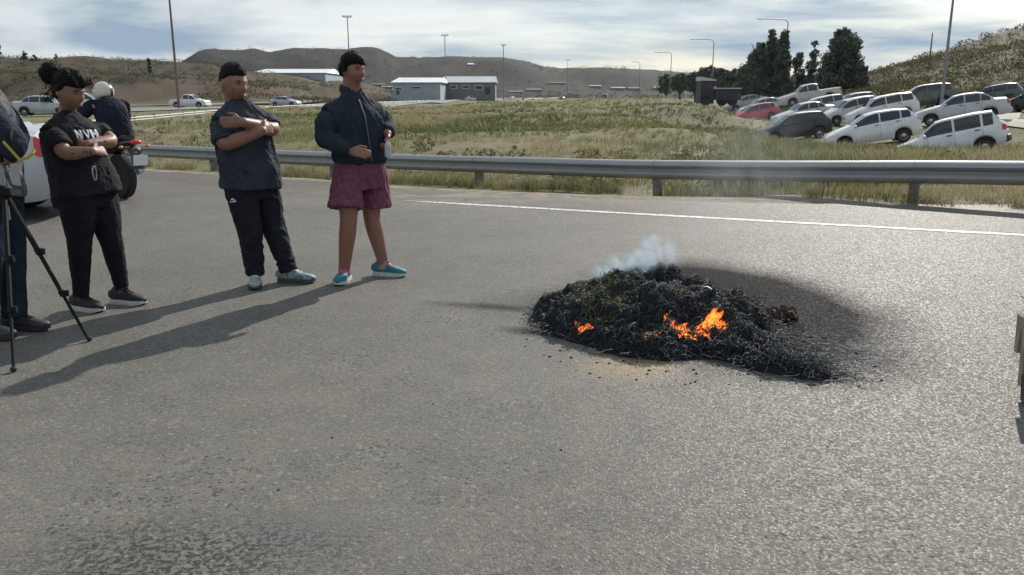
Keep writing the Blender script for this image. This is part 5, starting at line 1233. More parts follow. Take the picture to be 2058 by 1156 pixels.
# ---------------------------------------------------------------- camera operator at the left edge, mostly out of frame
def operator():
    j = J(4.86); f, lf = facing(72); p0 = gp(20, 665)
    t = thing('person', 'person in jeans and dark patterned jacket at the left picture edge', 'person', (p0[0] - .1, p0[1], 0))
    skin = skin_mat('skin', (.30, .17, .11)); lip = mat('lip', (.24, .1, .08), .5)
    pel, wai, che, nb = j(-18, 385, .02), j(-25, 320, .02), j(-38, 235, .02), j(-44, 165, .02)
    rs, re, rw = j(-60, 200, -.16), j(28, 290, -.20), j(2, 322, -.24); ls, le, lw = j(-18, 198, .18), j(30, 275, .16), j(28, 300, .0)
    hc = j(-40, 112, 0); A = axes(facing(75)[0], .25)
    rh, lh = j(-28, 400, -.08), j(8, 400, .09); rk, lk = j(-20, 510, -.14), j(24, 510, .06); ra, la = j(-35, 640, -.16), j(28, 628, .02)
    mb = MB()
    torso(mb, [pel - UP * .08, pel, wai, che, (rs + ls) / 2 - UP * .02, nb], [(.15, .11), (.17, .125), (.16, .12), (.175, .13), (.15, .09), (.06, .055)], lf)
    limb(mb, [nb - UP * .05, nb + (hc - nb) * .3, hc - UP * .05], [.06, .056, .055])
    limb(mb, [rs - UP * .055, (rs + re) / 2, re, re + (rw - re) * .35, rw], [.058, .055, .045, .045, .03]); limb(mb, [ls - UP * .055, (ls + le) / 2, le, le + (lw - le) * .35, lw], [.058, .055, .045, .045, .03])
    hand(mb, rw, j(-30, 322, -.26) - rw, -UP, f, .8); hand(mb, lw, j(30, 330, -.1) - lw, -lf, f, .9)
    for h, k, a in ((rh, rk, ra), (lh, lk, la)): limb(mb, [h, (h + k) / 2, k, k + (a - k) * .3, a, np.array((a[0], a[1], .045))], [.088, .08, .06, .056, .04, .038])
    make_body(t, mb, hc, A, 1.0, skin, lip, .008)
    jk = fabric('patterned_jacket', (.03, .035, .05), .3, 16, (.17, .175, .17)); sl = fabric('navy_sleeve', (.022, .026, .042), .3, 6); sm = (rs + ls) / 2
    mb = MB(); torso(mb, [j(-18, 395), wai, che, sm + UP * .02, nb], [(.19, .15), (.185, .15), (.195, .155), (.13, .095), (.07, .068)], lf)
    for q in (rs, ls): sleeve(mb, [nb + (q - nb) * .1 - UP * .05, nb + (q - nb) * .55 - UP * .05, q - UP * .04], [.066, .075, .078])
    cloth('jacket', jk, t, mb, .008, .010, 8, 33)
    for a, b, c in ((rs, re, rw), (ls, le, lw)):
        mb = MB(); sleeve(mb, [a - UP * .02, a - UP * .04, (a + b) / 2, b, b + (c - b) * .8], [.065, .082, .084, .080, .056]); cloth('sleeve', sl, t, mb, .008, .008, 9, 35)
    mb = MB(); torso(mb, [pel + UP * .03, pel, pel - UP * .09], [(.165, .13), (.18, .14), (.165, .13)], lf)
    for h, k, a in ((rh, rk, ra), (lh, lk, la)): sleeve(mb, [h + UP * .04, h + (k - h) * .45, k, k + (a - k) * .5, a - UP * .03], [.10, .097, .080, .074, .072])
    cloth('jeans', fabric('dark_blue_jeans', (.014, .026, .042), .35, 9), t, mb, .008, .006, 9, 37)
    ds = mat('dark_leather_shoe', (.02, .021, .024), .5, noise=(20, .3, 3)); dk = mat('dark_rubber', (.025, .024, .022), .8)
    shoe(t, ra[:2], (1, -.2), ds, dk, M_black, .29); shoe(t, la[:2], (1, -.10), ds, dk, M_black, .30)
    o = hair_cap(hc, A, 1.0, lambda x, y, z: np.where(y > .03, z - .05, z + .03 - 1.2 * np.clip(y + .02, 0, .06)), lambda x, y, z: .012 + .014 * sstep(.03, .1, z), seed=44, rough=.006, lump=.006); o.build('hair', M_hair, t, sharp=0)
    return t, j
t4, j4 = operator()
# tripod and video camera
M_blk = mat('black_plastic', (.012, .012, .013), .7, spec=.2, noise=(30, .3, 3)); M_yel = mat('yellow_strap', (.42, .33, .04), .7); M_al = mat('grey_metal', (.3, .3, .31), .35, metal=.7)
ft1, ft2 = gp(180, 686), gp(28, 748); ap = atY(8, 385, 4.62); ft3 = np.array((2 * ap[0] - (ft1[0] + ft2[0]) / 2 - .25, 4.95, 0))
tp = thing('tripod', 'black camera tripod with extended legs beside the person in jeans', 'tripod', (ap[0], ap[1], 0))
for ft in (ft1, ft2, ft3):
    d = nrm(ft - ap); mb = MB(); Lg = np.linalg.norm(ft - ap); q = lambda s: ap + d * Lg * s
    mb.tube([q(.02), q(.40)], [.015, .015], 8); mb.tube([q(.38), q(.68)], [.012, .012], 8); mb.tube([q(.66), q(.985)], [.009, .009], 8); lg = mb.build('leg', M_blk, tp)
    for s in (.39, .67):
        mb = MB(); mb.tube([q(s - .018), q(s + .018)], [.018, .018], 8); mb.box(q(s) + np.array((.02, 0, 0)), (.03, .02, .035)); mb.build('leg_lock', M_blk, lg, smooth=False)
    mb = MB(); mb.ball(np.array((ft[0], ft[1], .016)), (.017, .017, .016), nu=10, nv=6); mb.build('rubber_foot', M_tyre, lg)
mb = MB(); mb.tube([ap - UP * .16, ap + UP * .17], [.014, .014], 10); mb.build('centre_column', M_al, tp)
mb = MB(); mb.lathe([(.03, -.03), (.045, -.02), (.045, .02), (.03, .035)], ap, None, 14); mb.build('spider', M_blk, tp)
mb = MB(); mb.box(ap + UP * .20, (.07, .09, .07)); mb.tube([ap + UP * .20, ap + np.array((-.22, .05, .12))], [.008, .010], 8); mb.build('pan_head', M_blk, tp)
vc = ap + UP * .30; vt_ = thing('video_camera', 'black video camera with a yellow strap on the tripod at the left edge', 'video camera', vc - UP * .06)
fx = nrm(np.array((.93, .1, 0))); fy = np.array((-fx[1], fx[0], 0)); AX = np.array([fx, fy, UP])
mb = MB(); mb.box(vc - fx * .08, (.20, .095, .11), AX); mb.box(vc - fx * .08 + UP * .075, (.14, .03, .03), AX); mb.build('camera_body', M_blk, vt_, smooth=False)
mb = MB(); mb.lathe([(.036, 0), (.038, .05), (.044, .055), (.046, .075), (.04, .076)], vc + fx * .02, np.array([fy, UP, fx]), 18); mb.build('lens', M_blk, vt_)
mb = MB(); pts = [vc + fx * .06 - UP * .02 + fy * -.06, atY(40, 322, 4.55), atY(55, 317, 4.55), atY(66, 308, 4.56), atY(70, 300, 4.58)]
mb.tube(pts, [(.009, .003)] * 5, 8, lat=UP); mb.build('strap', M_yel, vt_)
mb = MB(); pts = [atY(28, 330, 4.55), atY(34, 372, 4.56), atY(26, 345, 4.6)]; mb.tube(pts, [(.022, .003)] * 3, 8, lat=fx); mb.build('cloth_tag', mat('grey_strap', (.35, .36, .37), .8), vt_)
# ================================================================ motorcycle and rider
bp = gp(250, 399); hb = nrm(np.array((-.80, .60, 0))); sb = np.array((-hb[1], hb[0], 0))      # heading, left side
B = lambda x, y, z: bp + hb * x + sb * y + UP * z                                           # x forward from the rear axle
mt = thing('motorcycle', 'black motorcycle seen from behind with white number plate, behind the woman', 'motorcycle', bp)
M_bk = mat('black_fairing', (.018, .018, .022), .3, coat=.4)
def wheel_(x):
    mb = MB(); AX = np.array([hb, UP, sb]); mb.lathe([(.24, -.055), (.28, -.065), (.308, -.045), (.315, 0), (.308, .045), (.28, .065), (.24, .055)], B(x, 0, .315), AX, 28); w = mb.build('wheel', M_tyre, mt)
    mb = MB(); mb.lathe([(.245, -.03), (.22, -.02), (.06, -.012), (.03, -.06), (.03, .06), (.06, .012), (.22, .02), (.245, .03)], B(x, 0, .315), AX, 20); mb.build('rim', M_al, w)
wheel_(0); wheel_(1.32)
mb = MB(); mb.tube([B(1.32, .09, .315), B(1.10, .09, .95)], [.025, .028], 8); mb.tube([B(1.32, -.09, .315), B(1.10, -.09, .95)], [.025, .028], 8); mb.build('fork', M_al, mt)
mb = MB(); mb.tube([B(.35, 0, .35), B(.75, 0, .38), B(1.0, 0, .48)], [(.16, .14), (.20, .20), (.14, .14)], 12, lat=sb); mb.build('engine', M_al, mt)
mb = MB(); mb.tube([B(.45, 0, .82), B(.62, 0, .90), B(.85, 0, .96), B(1.05, 0, .88)], [(.10, .06), (.15, .11), (.16, .12), (.08, .06)], 14, lat=sb); mb.build('fuel_tank', M_bk, mt)
mb = MB(); mb.tube([B(-.28, 0, .86), B(-.05, 0, .83), B(.2, 0, .78), B(.5, 0, .80)], [(.09, .03), (.13, .05), (.14, .05), (.10, .04)], 14, lat=sb); mb.build('seat', M_trim, mt)
mb = MB(); mb.tube([B(-.42, 0, .80), B(-.25, 0, .78), B(.1, 0, .70), B(.4, 0, .66)], [(.06, .04), (.11, .07), (.14, .09), (.12, .08)], 12, lat=sb); mb.build('tail_fairing', M_bk, mt)
mb = MB(); mb.tube([B(-.36, 0, .74), B(-.46, 0, .62), B(-.50, 0, .44)], [(.10, .015), (.09, .015), (.10, .012)], 10, lat=sb); mb.build('mudguard', M_trim, mt)
mb = MB(); mb.ball(B(-.45, 0, .80), (.05, .085, .035), np.array([hb, sb, UP]), 12, 8); mb.build('tail_light', M_tail, mt)
mb = MB(); mb.box(B(-.535, 0, .56), (.012, .20, .14), np.array([hb, sb, nrm(UP - hb * .15)])); mb.build('number_plate', M_plate, mt, smooth=False)
for s in (1, -1):
    mb = MB(); mb.tube([B(-.40, s * .06, .74), B(-.41, s * .17, .74)], [.008, .008], 6); mb.ball(B(-.41, s * .19, .74), (.03, .03, .022), nu=8, nv=6); mb.build('indicator', mat('orange_lens', (.6, .2, .02), .3), mt)
    mb = MB(); mb.tube([B(1.0, s * .1, 1.0), B(.95, s * .33, 1.03), B(.86, s * .38, 1.02)], [.014] * 3, 8); mb.build('handlebar', M_trim, mt)
    mb = MB(); mb.tube([B(.98, s * .2, 1.03), B(.95, s * .3, 1.2)], [.006] * 2, 6); mb.ball(B(.95, s * .31, 1.22), (.02, .06, .04), np.array([hb, sb, UP]), 10, 6); mb.build('mirror', M_trim, mt)
    mb = MB(); mb.tube([B(0, s * .09, .315), B(.45, s * .10, .42)], [.025, .03], 8); mb.build('swing_arm', M_al, mt)
mb = MB(); mb.tube([B(.6, -.18, .28), B(.2, -.2, .30), B(-.15, -.21, .40)], [.03, .045, .05], 10); mb.build('exhaust', M_al, mt)
mb = MB(); mb.tube([B(.35, .1, .3), B(.25, .22, .02)], [.012, .012], 6); mb.build('side_stand', M_trim, mt)
# rider, seen from behind, hunched towards the bars
def rider():
    f = hb; rt = -sb; lf = sb
    t = thing('person', 'motorcycle rider in dark jacket and pale striped helmet behind the woman', 'person', B(.2, 0, 0))
    skin = skin_mat('skin', (.3, .18, .12)); lip = mat('lip', (.24, .1, .08), .5)
    P = lambda x, y, z: B(x - .14, y, z - .05)
    pel, wai, che, nb = P(.12, 0, .88), P(.16, 0, 1.05), P(.26, 0, 1.27), P(.34, 0, 1.42); hc = P(.40, 0, 1.50); A = axes(f, .35)
    mb = MB(); torso(mb, [pel - UP * .05, pel, wai, che, P(.32, 0, 1.36), nb], [(.15, .13), (.17, .14), (.165, .13), (.18, .13), (.12, .08), (.06, .055)], sb)
    limb(mb, [nb - UP * .04, hc - UP * .04], [.06, .056])
    J_ = {}
    for s in (1, -1):
        sh, el, wr = P(.30, s * .21, 1.36), P(.58, s * .36, 1.14), P(.99, s * .36, 1.09); limb(mb, [sh - UP * .05, (sh + el) / 2, el, wr], [.05, .05, .045, .03]); hand(mb, wr, f, -UP, -sb * s, 1.2)
        hp, kn, an = P(.15, s * .10, .90), P(.68, s * .26, .80), P(.52, s * .24, .37); limb(mb, [hp, (hp + kn) / 2, kn, (kn + an) / 2, an, an + f * .12 - UP * .05], [.09, .085, .062, .055, .042, .038]); J_[s] = (sh, el, wr, hp, kn, an)
    make_body(t, mb, hc, A, .95, skin, lip, .009)
    jk = fabric('dark_blue_jacket', (.016, .019, .034), .4, 5); mb = MB()
    torso(mb, [pel - UP * .02, wai, che, P(.31, 0, 1.38), nb + UP * .01], [(.20, .17), (.205, .165), (.225, .175), (.17, .12), (.08, .075)], sb)
    for s in (1, -1):
        sh, el, wr, hp, kn, an = J_[s]; sleeve(mb, [nb - UP * .06, sh - UP * .03], [.08, .085]); sleeve(mb, [sh - UP * .02, (sh + el) / 2, el, wr - f * .02], [.085, .094, .09, .06])
    cloth('jacket', jk, t, mb, .009, .012, 8, 51); mb = MB(); torso(mb, [pel + UP * .03, pel, pel - UP * .05], [(.17, .14), (.185, .15), (.17, .14)], sb)
    for s in (1, -1):
        sh, el, wr, hp, kn, an = J_[s]; sleeve(mb, [hp, (hp + kn) / 2, kn, an], [.11, .10, .08, .065])
    cloth('trousers', M_black, t, mb, .009, .006, 8, 52)
    for s in (1, -1):
        an = J_[s][5]; shoe(t, an[:2] + f[:2] * .02, f, M_tyre, M_tyre, M_black, .28, an[2] - .10)
    # helmet shell with a dark band and visor
    hm = [mat('helmet_cream', (.52, .50, .38), .25, coat=.6), mat('helmet_dark', (.025, .03, .03), .3, coat=.5)]
    mb = MB(); mb.ball(hc + UP * .01, (.135, .158, .148), A, 40, 28, fn=lambda V: V * np.array((1, 1, 1)) * (1 - .06 * (V[:, 2:3] < -.08)))
    V = np.concatenate(mb.v) - (hc + UP * .01); Lc = V @ A.T; o = mb.build('helmet', hm[0], t, sharp=0); o.data.materials.append(hm[1])
    for p in o.data.polygons:
        c = np.mean([Lc[i] for i in p.vertices], 0); x, y, z = c
        p.material_index = 1 if (.012 < x < .075 and y < .10) or (y > .08 and -.05 < z < .06) else 0
    return t
rider()
# ================================================================ burning heap of tyre wire and ash
PC = np.array((.88, 4.95)); 
BUMPS = [(.86, 5.10, .52, .52, .34), (.55, 5.05, .30, .40, .23), (1.18, 4.92, .34, .44, .28), (.95, 4.62, .42, .30, .17), (.42, 5.15, .22, .28, .15), (1.30, 4.52, .26, .26, .13), (1.45, 4.22, .22, .16, .06), (.70, 4.75, .30, .26, .14), (1.12, 5.25, .3, .3, .20)]
def heap_h(x, y):
    P = np.stack([x, y, x * 0], 1); h = np.zeros_like(x)
    for cx, cy, rx, ry, a in BUMPS:
        d = ((x - cx) / rx) ** 2 + ((y - cy) / ry) ** 2; h = np.maximum(h, a * np.clip(1 - d * .62, 0, 1) ** .8)
    edge = sstep(.0, .07, h); n = fbm(P * 6, 4, 7); n2 = fbm(P * 22, 3, 9)
    tail = .055 * np.clip(1 - (((x - 1.42) * .82 + (y - 4.13) * -.57) / .36) ** 2 - (((x - 1.42) * .57 + (y - 4.13) * .82) / (.085 + .03 * n)) ** 2, 0, 1)
    h = h * .74
    return np.maximum(h * (1 + .18 * n) + edge * (.03 * n + .018 * n2), tail + .012 * n2 * (tail > .004)) - .006
M_char = mat('charred_wire_ash', (1, 1, 1), .85, spec=.25, tint=True, noise=(30, .5, 5), bump=(70, .012))
hp_ = thing('burning_heap', 'smouldering heap of burnt tyre wire and ash on the asphalt', 'fire heap', (PC[0], PC[1], 0))
nx, ny = 240, 260; hx, hy = np.meshgrid(np.linspace(.05, 1.85, nx), np.linspace(3.80, 5.85, ny), indexing='xy'); hx, hy = hx.ravel(), hy.ravel()
wob = np.stack([hx, hy, hx * 0], 1); hx2 = hx + .05 * fbm(wob * 4, 3, 61); hy2 = hy + .05 * fbm(wob * 4, 3, 62)
hz = heap_h(hx2, hy2)
q = (np.arange(ny - 1)[:, None] * nx + np.arange(nx - 1)[None, :]).ravel(); Fh = np.stack([q, q + 1, q + nx + 1, q + nx], 1)
Fh = Fh[(hz[Fh] > -.004).any(1)]
n1_ = fbm(wob * 7, 4, 3); n2_ = fbm(wob * 3, 3, 5)
T = np.array((.016, .018, .022)) + 0 * hx[:, None]
def mixT(T, c, w): return T * (1 - w[:, None]) + np.array(c) * w[:, None]
T = mixT(T, (.055, .035, .026), sstep(.1, .6, n2_) * sstep(.12, .22, hz)); T = mixT(T, (.17, .17, .165), sstep(.3, .7, n1_) * sstep(.05, .2, hz) * .7); T = mixT(T, (.008, .012, .018), sstep(.1, .5, -n1_))
fast_mesh('ash_mound', np.stack([hx, hy, hz], 1), Fh, M_char, hp_, tint=T, smooth=True)
def hz_at(x, y):
    w = np.stack([x, y, x * 0], 1); return heap_h(x + .05 * fbm(w * 4, 3, 61), y + .05 * fbm(w * 4, 3, 62))
# loose wire strands, thousands, curled over the surface
def wires(N, lmin, lmax, r0, r1, cols, name, lift=.02, curl=1.6, seg=7, region=None, hmin=.015):
    X = rng.uniform(.1, 1.75, N * 4); Y = rng.uniform(3.85, 5.75, N * 4); h = hz_at(X, Y); k = h > hmin
    if region is not None: k &= region(X, Y, h)
    X, Y = X[k][:N], Y[k][:N]; n = len(X)
    a = rng.uniform(0, 2 * math.pi, n); cu = rng.normal(0, curl, n); L = rng.uniform(lmin, lmax, n); pts = []
    px, py = X.copy(), Y.copy(); lf_ = rng.uniform(0, lift, n); ph = rng.uniform(0, 6.28, n); am = rng.uniform(.2, 1, n) * lift
    for i in range(seg):
        z = np.maximum(hz_at(px, py), 0) + lf_ + am * np.abs(np.sin(ph + i * .8)) + .002
        pts.append(np.stack([px, py, z], 1)); px = px + np.cos(a) * L / seg; py = py + np.sin(a) * L / seg; a = a + cu / seg + rng.normal(0, .25, n)
    P = np.stack(pts, 1); rr = rng.uniform(r0, r1, n)
    tg = np.gradient(P, axis=1); tg /= np.linalg.norm(tg, axis=2)[..., None] + 1e-9
    sd = np.cross(tg, np.array((0, 0, 1.))); sd /= np.linalg.norm(sd, axis=2)[..., None] + 1e-9; up = np.cross(sd, tg)
    V = np.stack([P + (sd * math.cos(q) + up * math.sin(q)) * rr[:, None, None] for q in (R(90), R(210), R(330))], 2)   # n, seg, 3, 3
    base = (np.arange(n)[:, None, None] * seg + np.arange(seg - 1)[None, :, None]) * 3; k3 = np.arange(3)[None, None, :]
    Fq = np.stack([base + k3, base + (k3 + 1) % 3, base + 3 + (k3 + 1) % 3, base + 3 + k3], -1).reshape(-1, 4)
    C = np.array(cols)[rng.integers(0, len(cols), n)] * rng.uniform(.6, 1.3, (n, 1)); C = np.repeat(C, seg * 3, 0)
    o = fast_mesh(name, V.reshape(-1, 3), Fq, M_wire, hp_, tint=np.clip(C, 0, 1)); o['kind'] = 'stuff'; return o
M_wire = mat('burnt_wire', (1, 1, 1), .6, metal=.2, tint=True)
DARK = [(.012, .014, .018), (.02, .025, .03), (.024, .03, .034), (.008, .009, .012), (.016, .036, .044), (.03, .05, .045), (.02, .05, .06)]
wires(5600, .06, .22, .0010, .0026, DARK + [(.035, .042, .05)], 'burnt_wire', .03, 2.2)
wires(1500, .05, .18, .0010, .0022, [(.08, .042, .028), (.055, .036, .028), (.09, .085, .08), (.045, .045, .045)], 'rusty_wire', .028, 2.0, region=lambda x, y, h: h > .10)
wires(600, .03, .12, .0010, .0020, [(.30, .30, .29), (.22, .22, .22), (.16, .18, .19)], 'pale_wire', .03, 2.0)
wires(900, .05, .13, .0010, .0024, [(.16, .15, .03), (.10, .12, .03), (.2, .17, .05)], 'singed_grass', .05, 1.5, region=lambda x, y, h: ((x - .55) / .12) ** 2 + ((y - 4.85) / .25) ** 2 < 1)
wires(900, .05, .16, .0010, .0025, DARK, 'trailing_wire', .02, 2.0, region=lambda x, y, h: (h < .06) & (x + .9 * y > 5.15) & (x > 1.2) & (x < 1.75), hmin=-.02)
# charred lumps and crumbs round the heap
M_coal = mat('charcoal', (.014, .014, .015), .8, noise=(20, .4, 4), bump=(40, .01))
mb = MB()
for _ in range(200):
    a = rng.uniform(0, 6.28); rr = rng.uniform(.75, 1.25); x, y = .9 + math.cos(a) * .75 * rr, 4.9 + math.sin(a) * .85 * rr
    if rng.uniform() < .35: x, y = rng.uniform(1.2, 1.95), rng.uniform(3.85, 4.9)
    h = max(float(hz_at(np.array([x]), np.array([y]))[0]), 0)
    s = rng.uniform(.003, .009); mb.ball((x, y, h + s * .3), (s * rng.uniform(.7, 1.6), s, s * .6), axes(rng.normal(0, 1, 2)), 6, 4)
o = mb.build('charred_crumbs', M_coal, hp_, sharp=0); o['kind'] = 'stuff'
mb = MB()  # a collapsed tyre bead hoop half sunk in the ash
for cx, cy, rr, tz, n0, n1 in ((.95, 4.92, .26, .0, .2, 3.6), (1.05, 4.85, .30, .03, .0, 2.6), (.72, 4.82, .22, .01, 3.4, 6.0)):
    A_ = np.linspace(n0, n1, 24); X = cx + np.cos(A_) * rr; Y = cy + np.sin(A_) * rr * .8; mb.tube(np.stack([X, Y, hz_at(X, Y) + .012 + tz * np.sin(A_)], 1), [.008] * 24, 6)
mb.build('tyre_bead', mat('grey_steel_bead', (.13, .13, .13), .5, metal=.6), hp_)
c = np.array((1.74, 5.12, .0)); sc = thing('rusty_scrap', 'small rusty scrap lying right of the burning heap', 'scrap', c)  # rusty bits beside the heap
M_rust = mat('rust', (.085, .04, .025), .85, noise=(30, .6, 4, (.02, .018, .016)))
for k in range(26):
    p = c + np.array((rng.normal(0, .06), rng.normal(0, .06), rng.uniform(.01, .05))); mb = MB(); mb.box(p, (rng.uniform(.03, .08), rng.uniform(.015, .05), rng.uniform(.02, .06)), axes(rng.normal(0, 1, 2), rng.normal(0, .5), rng.normal(0, .5)), taper=rng.uniform(.5, 1)); mb.build('scrap_piece', M_rust, sc, smooth=False)
# flames: curled tongues that glow
M_fl = bpy.data.materials.new('flame'); M_fl.use_nodes = True; n, l = M_fl.node_tree.nodes, M_fl.node_tree.links; n.remove(n['Principled BSDF'])
at_ = n.new('ShaderNodeAttribute'); at_.attribute_name = 'tint'; em = n.new('ShaderNodeEmission'); em.inputs['Strength'].default_value = 2.3; l.new(at_.outputs['Color'], em.inputs['Color'])
trn = n.new('ShaderNodeBsdfTransparent'); mx = n.new('ShaderNodeMixShader'); lw_ = n.new('ShaderNodeLayerWeight'); lw_.inputs['Blend'].default_value = .45
rp = n.new('ShaderNodeValToRGB'); rp.color_ramp.elements[0].color = (.30, .30, .30, 1); rp.color_ramp.elements[1].position = .85; rp.color_ramp.elements[1].color = (.0, .0, .0, 1)
l.new(lw_.outputs['Facing'], rp.inputs['Fac']); l.new(rp.outputs['Color'], mx.inputs[0]); l.new(trn.outputs[0], mx.inputs[1]); l.new(em.outputs[0], mx.inputs[2]); l.new(mx.outputs[0], n['Material Output'].inputs['Surface'])
def flame(pts_h, lab_name='flame', seed=0, dens=1.0):
    """pts_h: (x, y, height) feet of the tongues"""
    mb = MB(); r_ = random.Random(seed)
    for x, y, H in pts_h:
        for _ in range(int(5 * dens)):
            bx, by = x + r_.uniform(-.025, .025), y + r_.uniform(-.02, .02); z0 = float(hz_at(np.array([bx]), np.array([by]))[0]) - .01; hh = H * r_.uniform(.45, 1.1)
            lean = np.array((r_.uniform(-.25, .45), r_.uniform(-.2, .1), 0)); ph = r_.uniform(0, 6.28); P, rad_, cs = [], [], []
            for i in range(9):
                s = i / 8; P.append(np.array((bx, by, z0)) + UP * hh * s + lean * hh * s ** 1.5 + np.array((math.sin(ph + s * 5) * .012 * s, math.cos(ph + s * 4) * .01 * s, 0))); rad_.append((.016 + .16 * hh) * (math.sin(min(s * 1.9 + .35, math.pi)) ** .9 * (1 - s) ** .6 + .012))
            k0 = mb.n; mb.tube(P, [(a * r_.uniform(.6, 1.0), a * .6) for a in rad_], 8)
            hot = r_.uniform(0, 1)
            for i in range(9):
                s = i / 8; cc = np.array((1.0, .27 + .13 * hot, .04 + .04 * hot)) * (1 - s) + np.array((1.0, .13, .015)) * s; mb.c.append(np.tile(cc, (8, 1)))
    return mb.build(lab_name, M_fl, hp_, sharp=0)
def gh(u, v, z): p = gp(u, v, z); return p[0], p[1]
big = [(*gh(u, v, .12), h) for u, v, h in [(1345, 652, .035), (1353, 654, .05), (1362, 656, .065), (1372, 658, .05), (1382, 661, .035), (1392, 662, .03), (1402, 661, .04), (1410, 658, .055), (1420, 655, .08), (1430, 653, .10), (1440, 652, .09), (1448, 653, .06), (1454, 655, .035), (1370, 663, .025), (1425, 662, .03)]]
flame(big, 'flame', 1, 1.8)
flame([(*gh(u, v, .08), h) for u, v, h in [(1166, 655, .035), (1174, 657, .05), (1182, 656, .055), (1190, 653, .04), (1160, 648, .025)]], 'flame', 2, 1.2)
flame([(*gh(u, v, .09), h) for u, v, h in [(1288, 670, .018), (1300, 672, .025), (1312, 671, .02), (1324, 669, .018)]], 'flame', 3, 1.0)
flame([(*gh(u, v, .24), h) for u, v, h in [(1325, 550, .015), (1335, 550, .015)]], 'flame', 4, .6)
# smoke
def smoke(name, lab, lobes, dens, scale, colr, seed):
    """soft uneven plume: union hull of lobes, density fades to its skin"""
    mb = MB()
    for c, r in lobes: mb.ball(c, r, None, 14, 10)
    V, N, Fq = remesh(mb, .03, 6); mb = MB(); mb.add(V, Fq)
    m = bpy.data.materials.new(name); m.use_nodes = True; n, l = m.node_tree.nodes, m.node_tree.links; n.remove(n['Principled BSDF'])
    co = n.new('ShaderNodeTexCoord'); pv = n.new('ShaderNodeVolumePrincipled'); pv.inputs['Color'].default_value = (*colr, 1); pv.inputs['Anisotropy'].default_value = .3
    acc = None
    for c, r in lobes:
        mp = n.new('ShaderNodeMapping'); mp.vector_type = 'TEXTURE'; mp.inputs['Location'].default_value = [float(x) for x in c]; mp.inputs['Scale'].default_value = [float(x) for x in (r if np.ndim(r) else [r] * 3)]
        l.new(co.outputs['Object'], mp.inputs['Vector']); ln = n.new('ShaderNodeVectorMath'); ln.operation = 'LENGTH'; l.new(mp.outputs['Vector'], ln.inputs[0])
        ma = n.new('ShaderNodeMapRange'); ma.interpolation_type = 'SMOOTHSTEP'; ma.inputs['From Min'].default_value = .95; ma.inputs['From Max'].default_value = .1; l.new(ln.outputs['Value'], ma.inputs['Value'])
        if acc is None: acc = ma.outputs[0]
        else:
            ad = n.new('ShaderNodeMath'); ad.operation = 'MAXIMUM'; l.new(acc, ad.inputs[0]); l.new(ma.outputs[0], ad.inputs[1]); acc = ad.outputs[0]
    mp = n.new('ShaderNodeMapping'); mp.inputs['Scale'].default_value = (1, 1, .55); mp.inputs['Rotation'].default_value = (0, R(25), 0); l.new(co.outputs['Object'], mp.inputs['Vector'])
    nz = n.new('ShaderNodeTexNoise'); nz.inputs['Scale'].default_value = scale; nz.inputs['Detail'].default_value = 4; nz.inputs['Distortion'].default_value = .8; nz.inputs['W' if 'W' in nz.inputs else 'Scale'].default_value = scale if 'W' not in nz.inputs else seed
    nz.inputs['Scale'].default_value = scale; l.new(mp.outputs['Vector'], nz.inputs['Vector'])
    rr = n.new('ShaderNodeMapRange'); rr.inputs['From Min'].default_value = .42; rr.inputs['From Max'].default_value = .72; l.new(nz.outputs['Fac'], rr.inputs['Value'])
    mu = n.new('ShaderNodeMath'); mu.operation = 'MULTIPLY'; l.new(acc, mu.inputs[0]); l.new(rr.outputs[0], mu.inputs[1])
    m2 = n.new('ShaderNodeMath'); m2.operation = 'MULTIPLY'; l.new(mu.outputs[0], m2.inputs[0]); m2.inputs[1].default_value = dens; l.new(m2.outputs[0], pv.inputs['Density'])
    l.new(pv.outputs[0], n['Material Output'].inputs['Volume'])
    return tag(mb.build(name, m, sharp=0), lab, kind='stuff')
S_ = lambda u, v, Y: atY(u, v, Y)
smoke('smoke', 'thin blue smoke rising from the back of the heap', [(S_(1215, 545, 5.25), (.14, .10, .07)), (S_(1250, 528, 5.25), (.15, .10, .09)), (S_(1300, 522, 5.3), (.16, .12, .11)), (S_(1335, 508, 5.3), (.13, .10, .12)), (S_(1310, 490, 5.3), (.10, .08, .09))], 24, 9, (.60, .78, .91), 1)
smoke('smoke', 'faint smoke drifting over the guardrail', [(S_(1360, 480, 5.5), (.25, .25, .25)), (S_(1420, 430, 5.8), (.4, .4, .4)), (S_(1480, 370, 6.4), (.6, .5, .55)), (S_(1540, 310, 7.0), (.75, .6, .7))], .34, 3.5, (.72, .80, .88), 5)
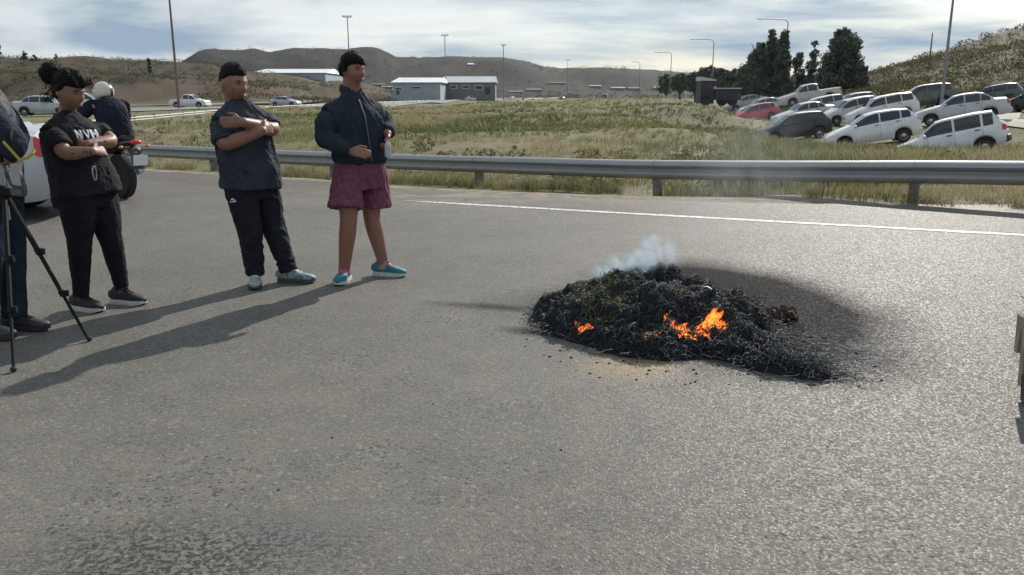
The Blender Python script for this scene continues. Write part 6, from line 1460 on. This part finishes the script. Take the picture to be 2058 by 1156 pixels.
# ================================================================ broken barricade at the right edge
bq = gp(2046, 835); bx_, by_ = bq[0] + .105, bq[1]
M_cw = mat('charred_wood', (.10, .095, .09), .85, noise=(12, .6, 5, (.03, .03, .03)), bump=(30, .01)); M_cr = mat('cream_board', (.34, .31, .25), .8, noise=(14, .4, 5, (.3, .25, .16)), bump=(40, .004))
bk = thing('barricade', 'scorched plank barricade with cream board cut by the right picture edge', 'barricade', (bx_ + .25, by_ + .1, 0))
def irregular(mb, c, size, seed, ax=None):
    k0 = len(mb.v); mb.box(c, size, ax); mb.v[k0] = mb.v[k0] + np.random.default_rng(seed).normal(0, .008, (8, 3))
mb = MB(); irregular(mb, (bx_ + .30, by_ + .10, .06), (.58, .16, .12), 1); mb.build('base_block', M_cw, bk, smooth=False)
mb = MB(); irregular(mb, (bx_ + .31, by_ + .16, .175), (.56, .10, .13), 2); mb.build('base_block', M_cw, bk, smooth=False)
mb = MB(); irregular(mb, (bx_ + .275, by_ + .23, .20), (.54, .03, .28), 3); mb.build('board', M_cr, bk, smooth=False)
mb = MB(); irregular(mb, (bx_ + .265, by_ + .27, .30), (.50, .03, .20), 4); mb.build('board', M_cr, bk, smooth=False)
mb = MB()
for k in range(4):
    p = np.array((bx_ + .10 + .02 * k, by_ + .25, .38 + .01 * (k % 3))); mb.tube([p, p + np.array((-.04 * (k % 4), .01, .05)), p + np.array((-.07 * ((k * 7) % 3), .02, .09 + .02 * (k % 2)))], [.006, .004, .002], 5)
mb.build('twigs', M_coal, bk)
# pebbles scattered on the asphalt
M_peb = mat('pebble', (.06, .057, .052), .85); pb = []
for u, v, lab in [(870, 812, 'dark pebble on the asphalt straight below the man in shorts'), (668, 880, 'dark pebble left of centre on the lower asphalt'), (1128, 905, 'small stone on the asphalt below the left end of the heap'), (560, 985, 'pebble low on the asphalt left of the centre')]:
    p = gp(u, v); s = random.uniform(.004, .006); mb = MB(); mb.ball((0, 0, s * .5), (s * 1.3, s, s * .7), axes((random.random(), random.random())), 8, 6, fn=lambda V: V * (1 + .2 * fbm(V * 120, 2, len(pb))[:, None])); o = mb.build('pebble', M_peb, sharp=0); o.location = (p[0], p[1], 0); pb.append(o); tag(o, lab, 'pebble', 'pebbles on the asphalt')
for o in bpy.data.objects:
    if '_o' in o: del o['_o']
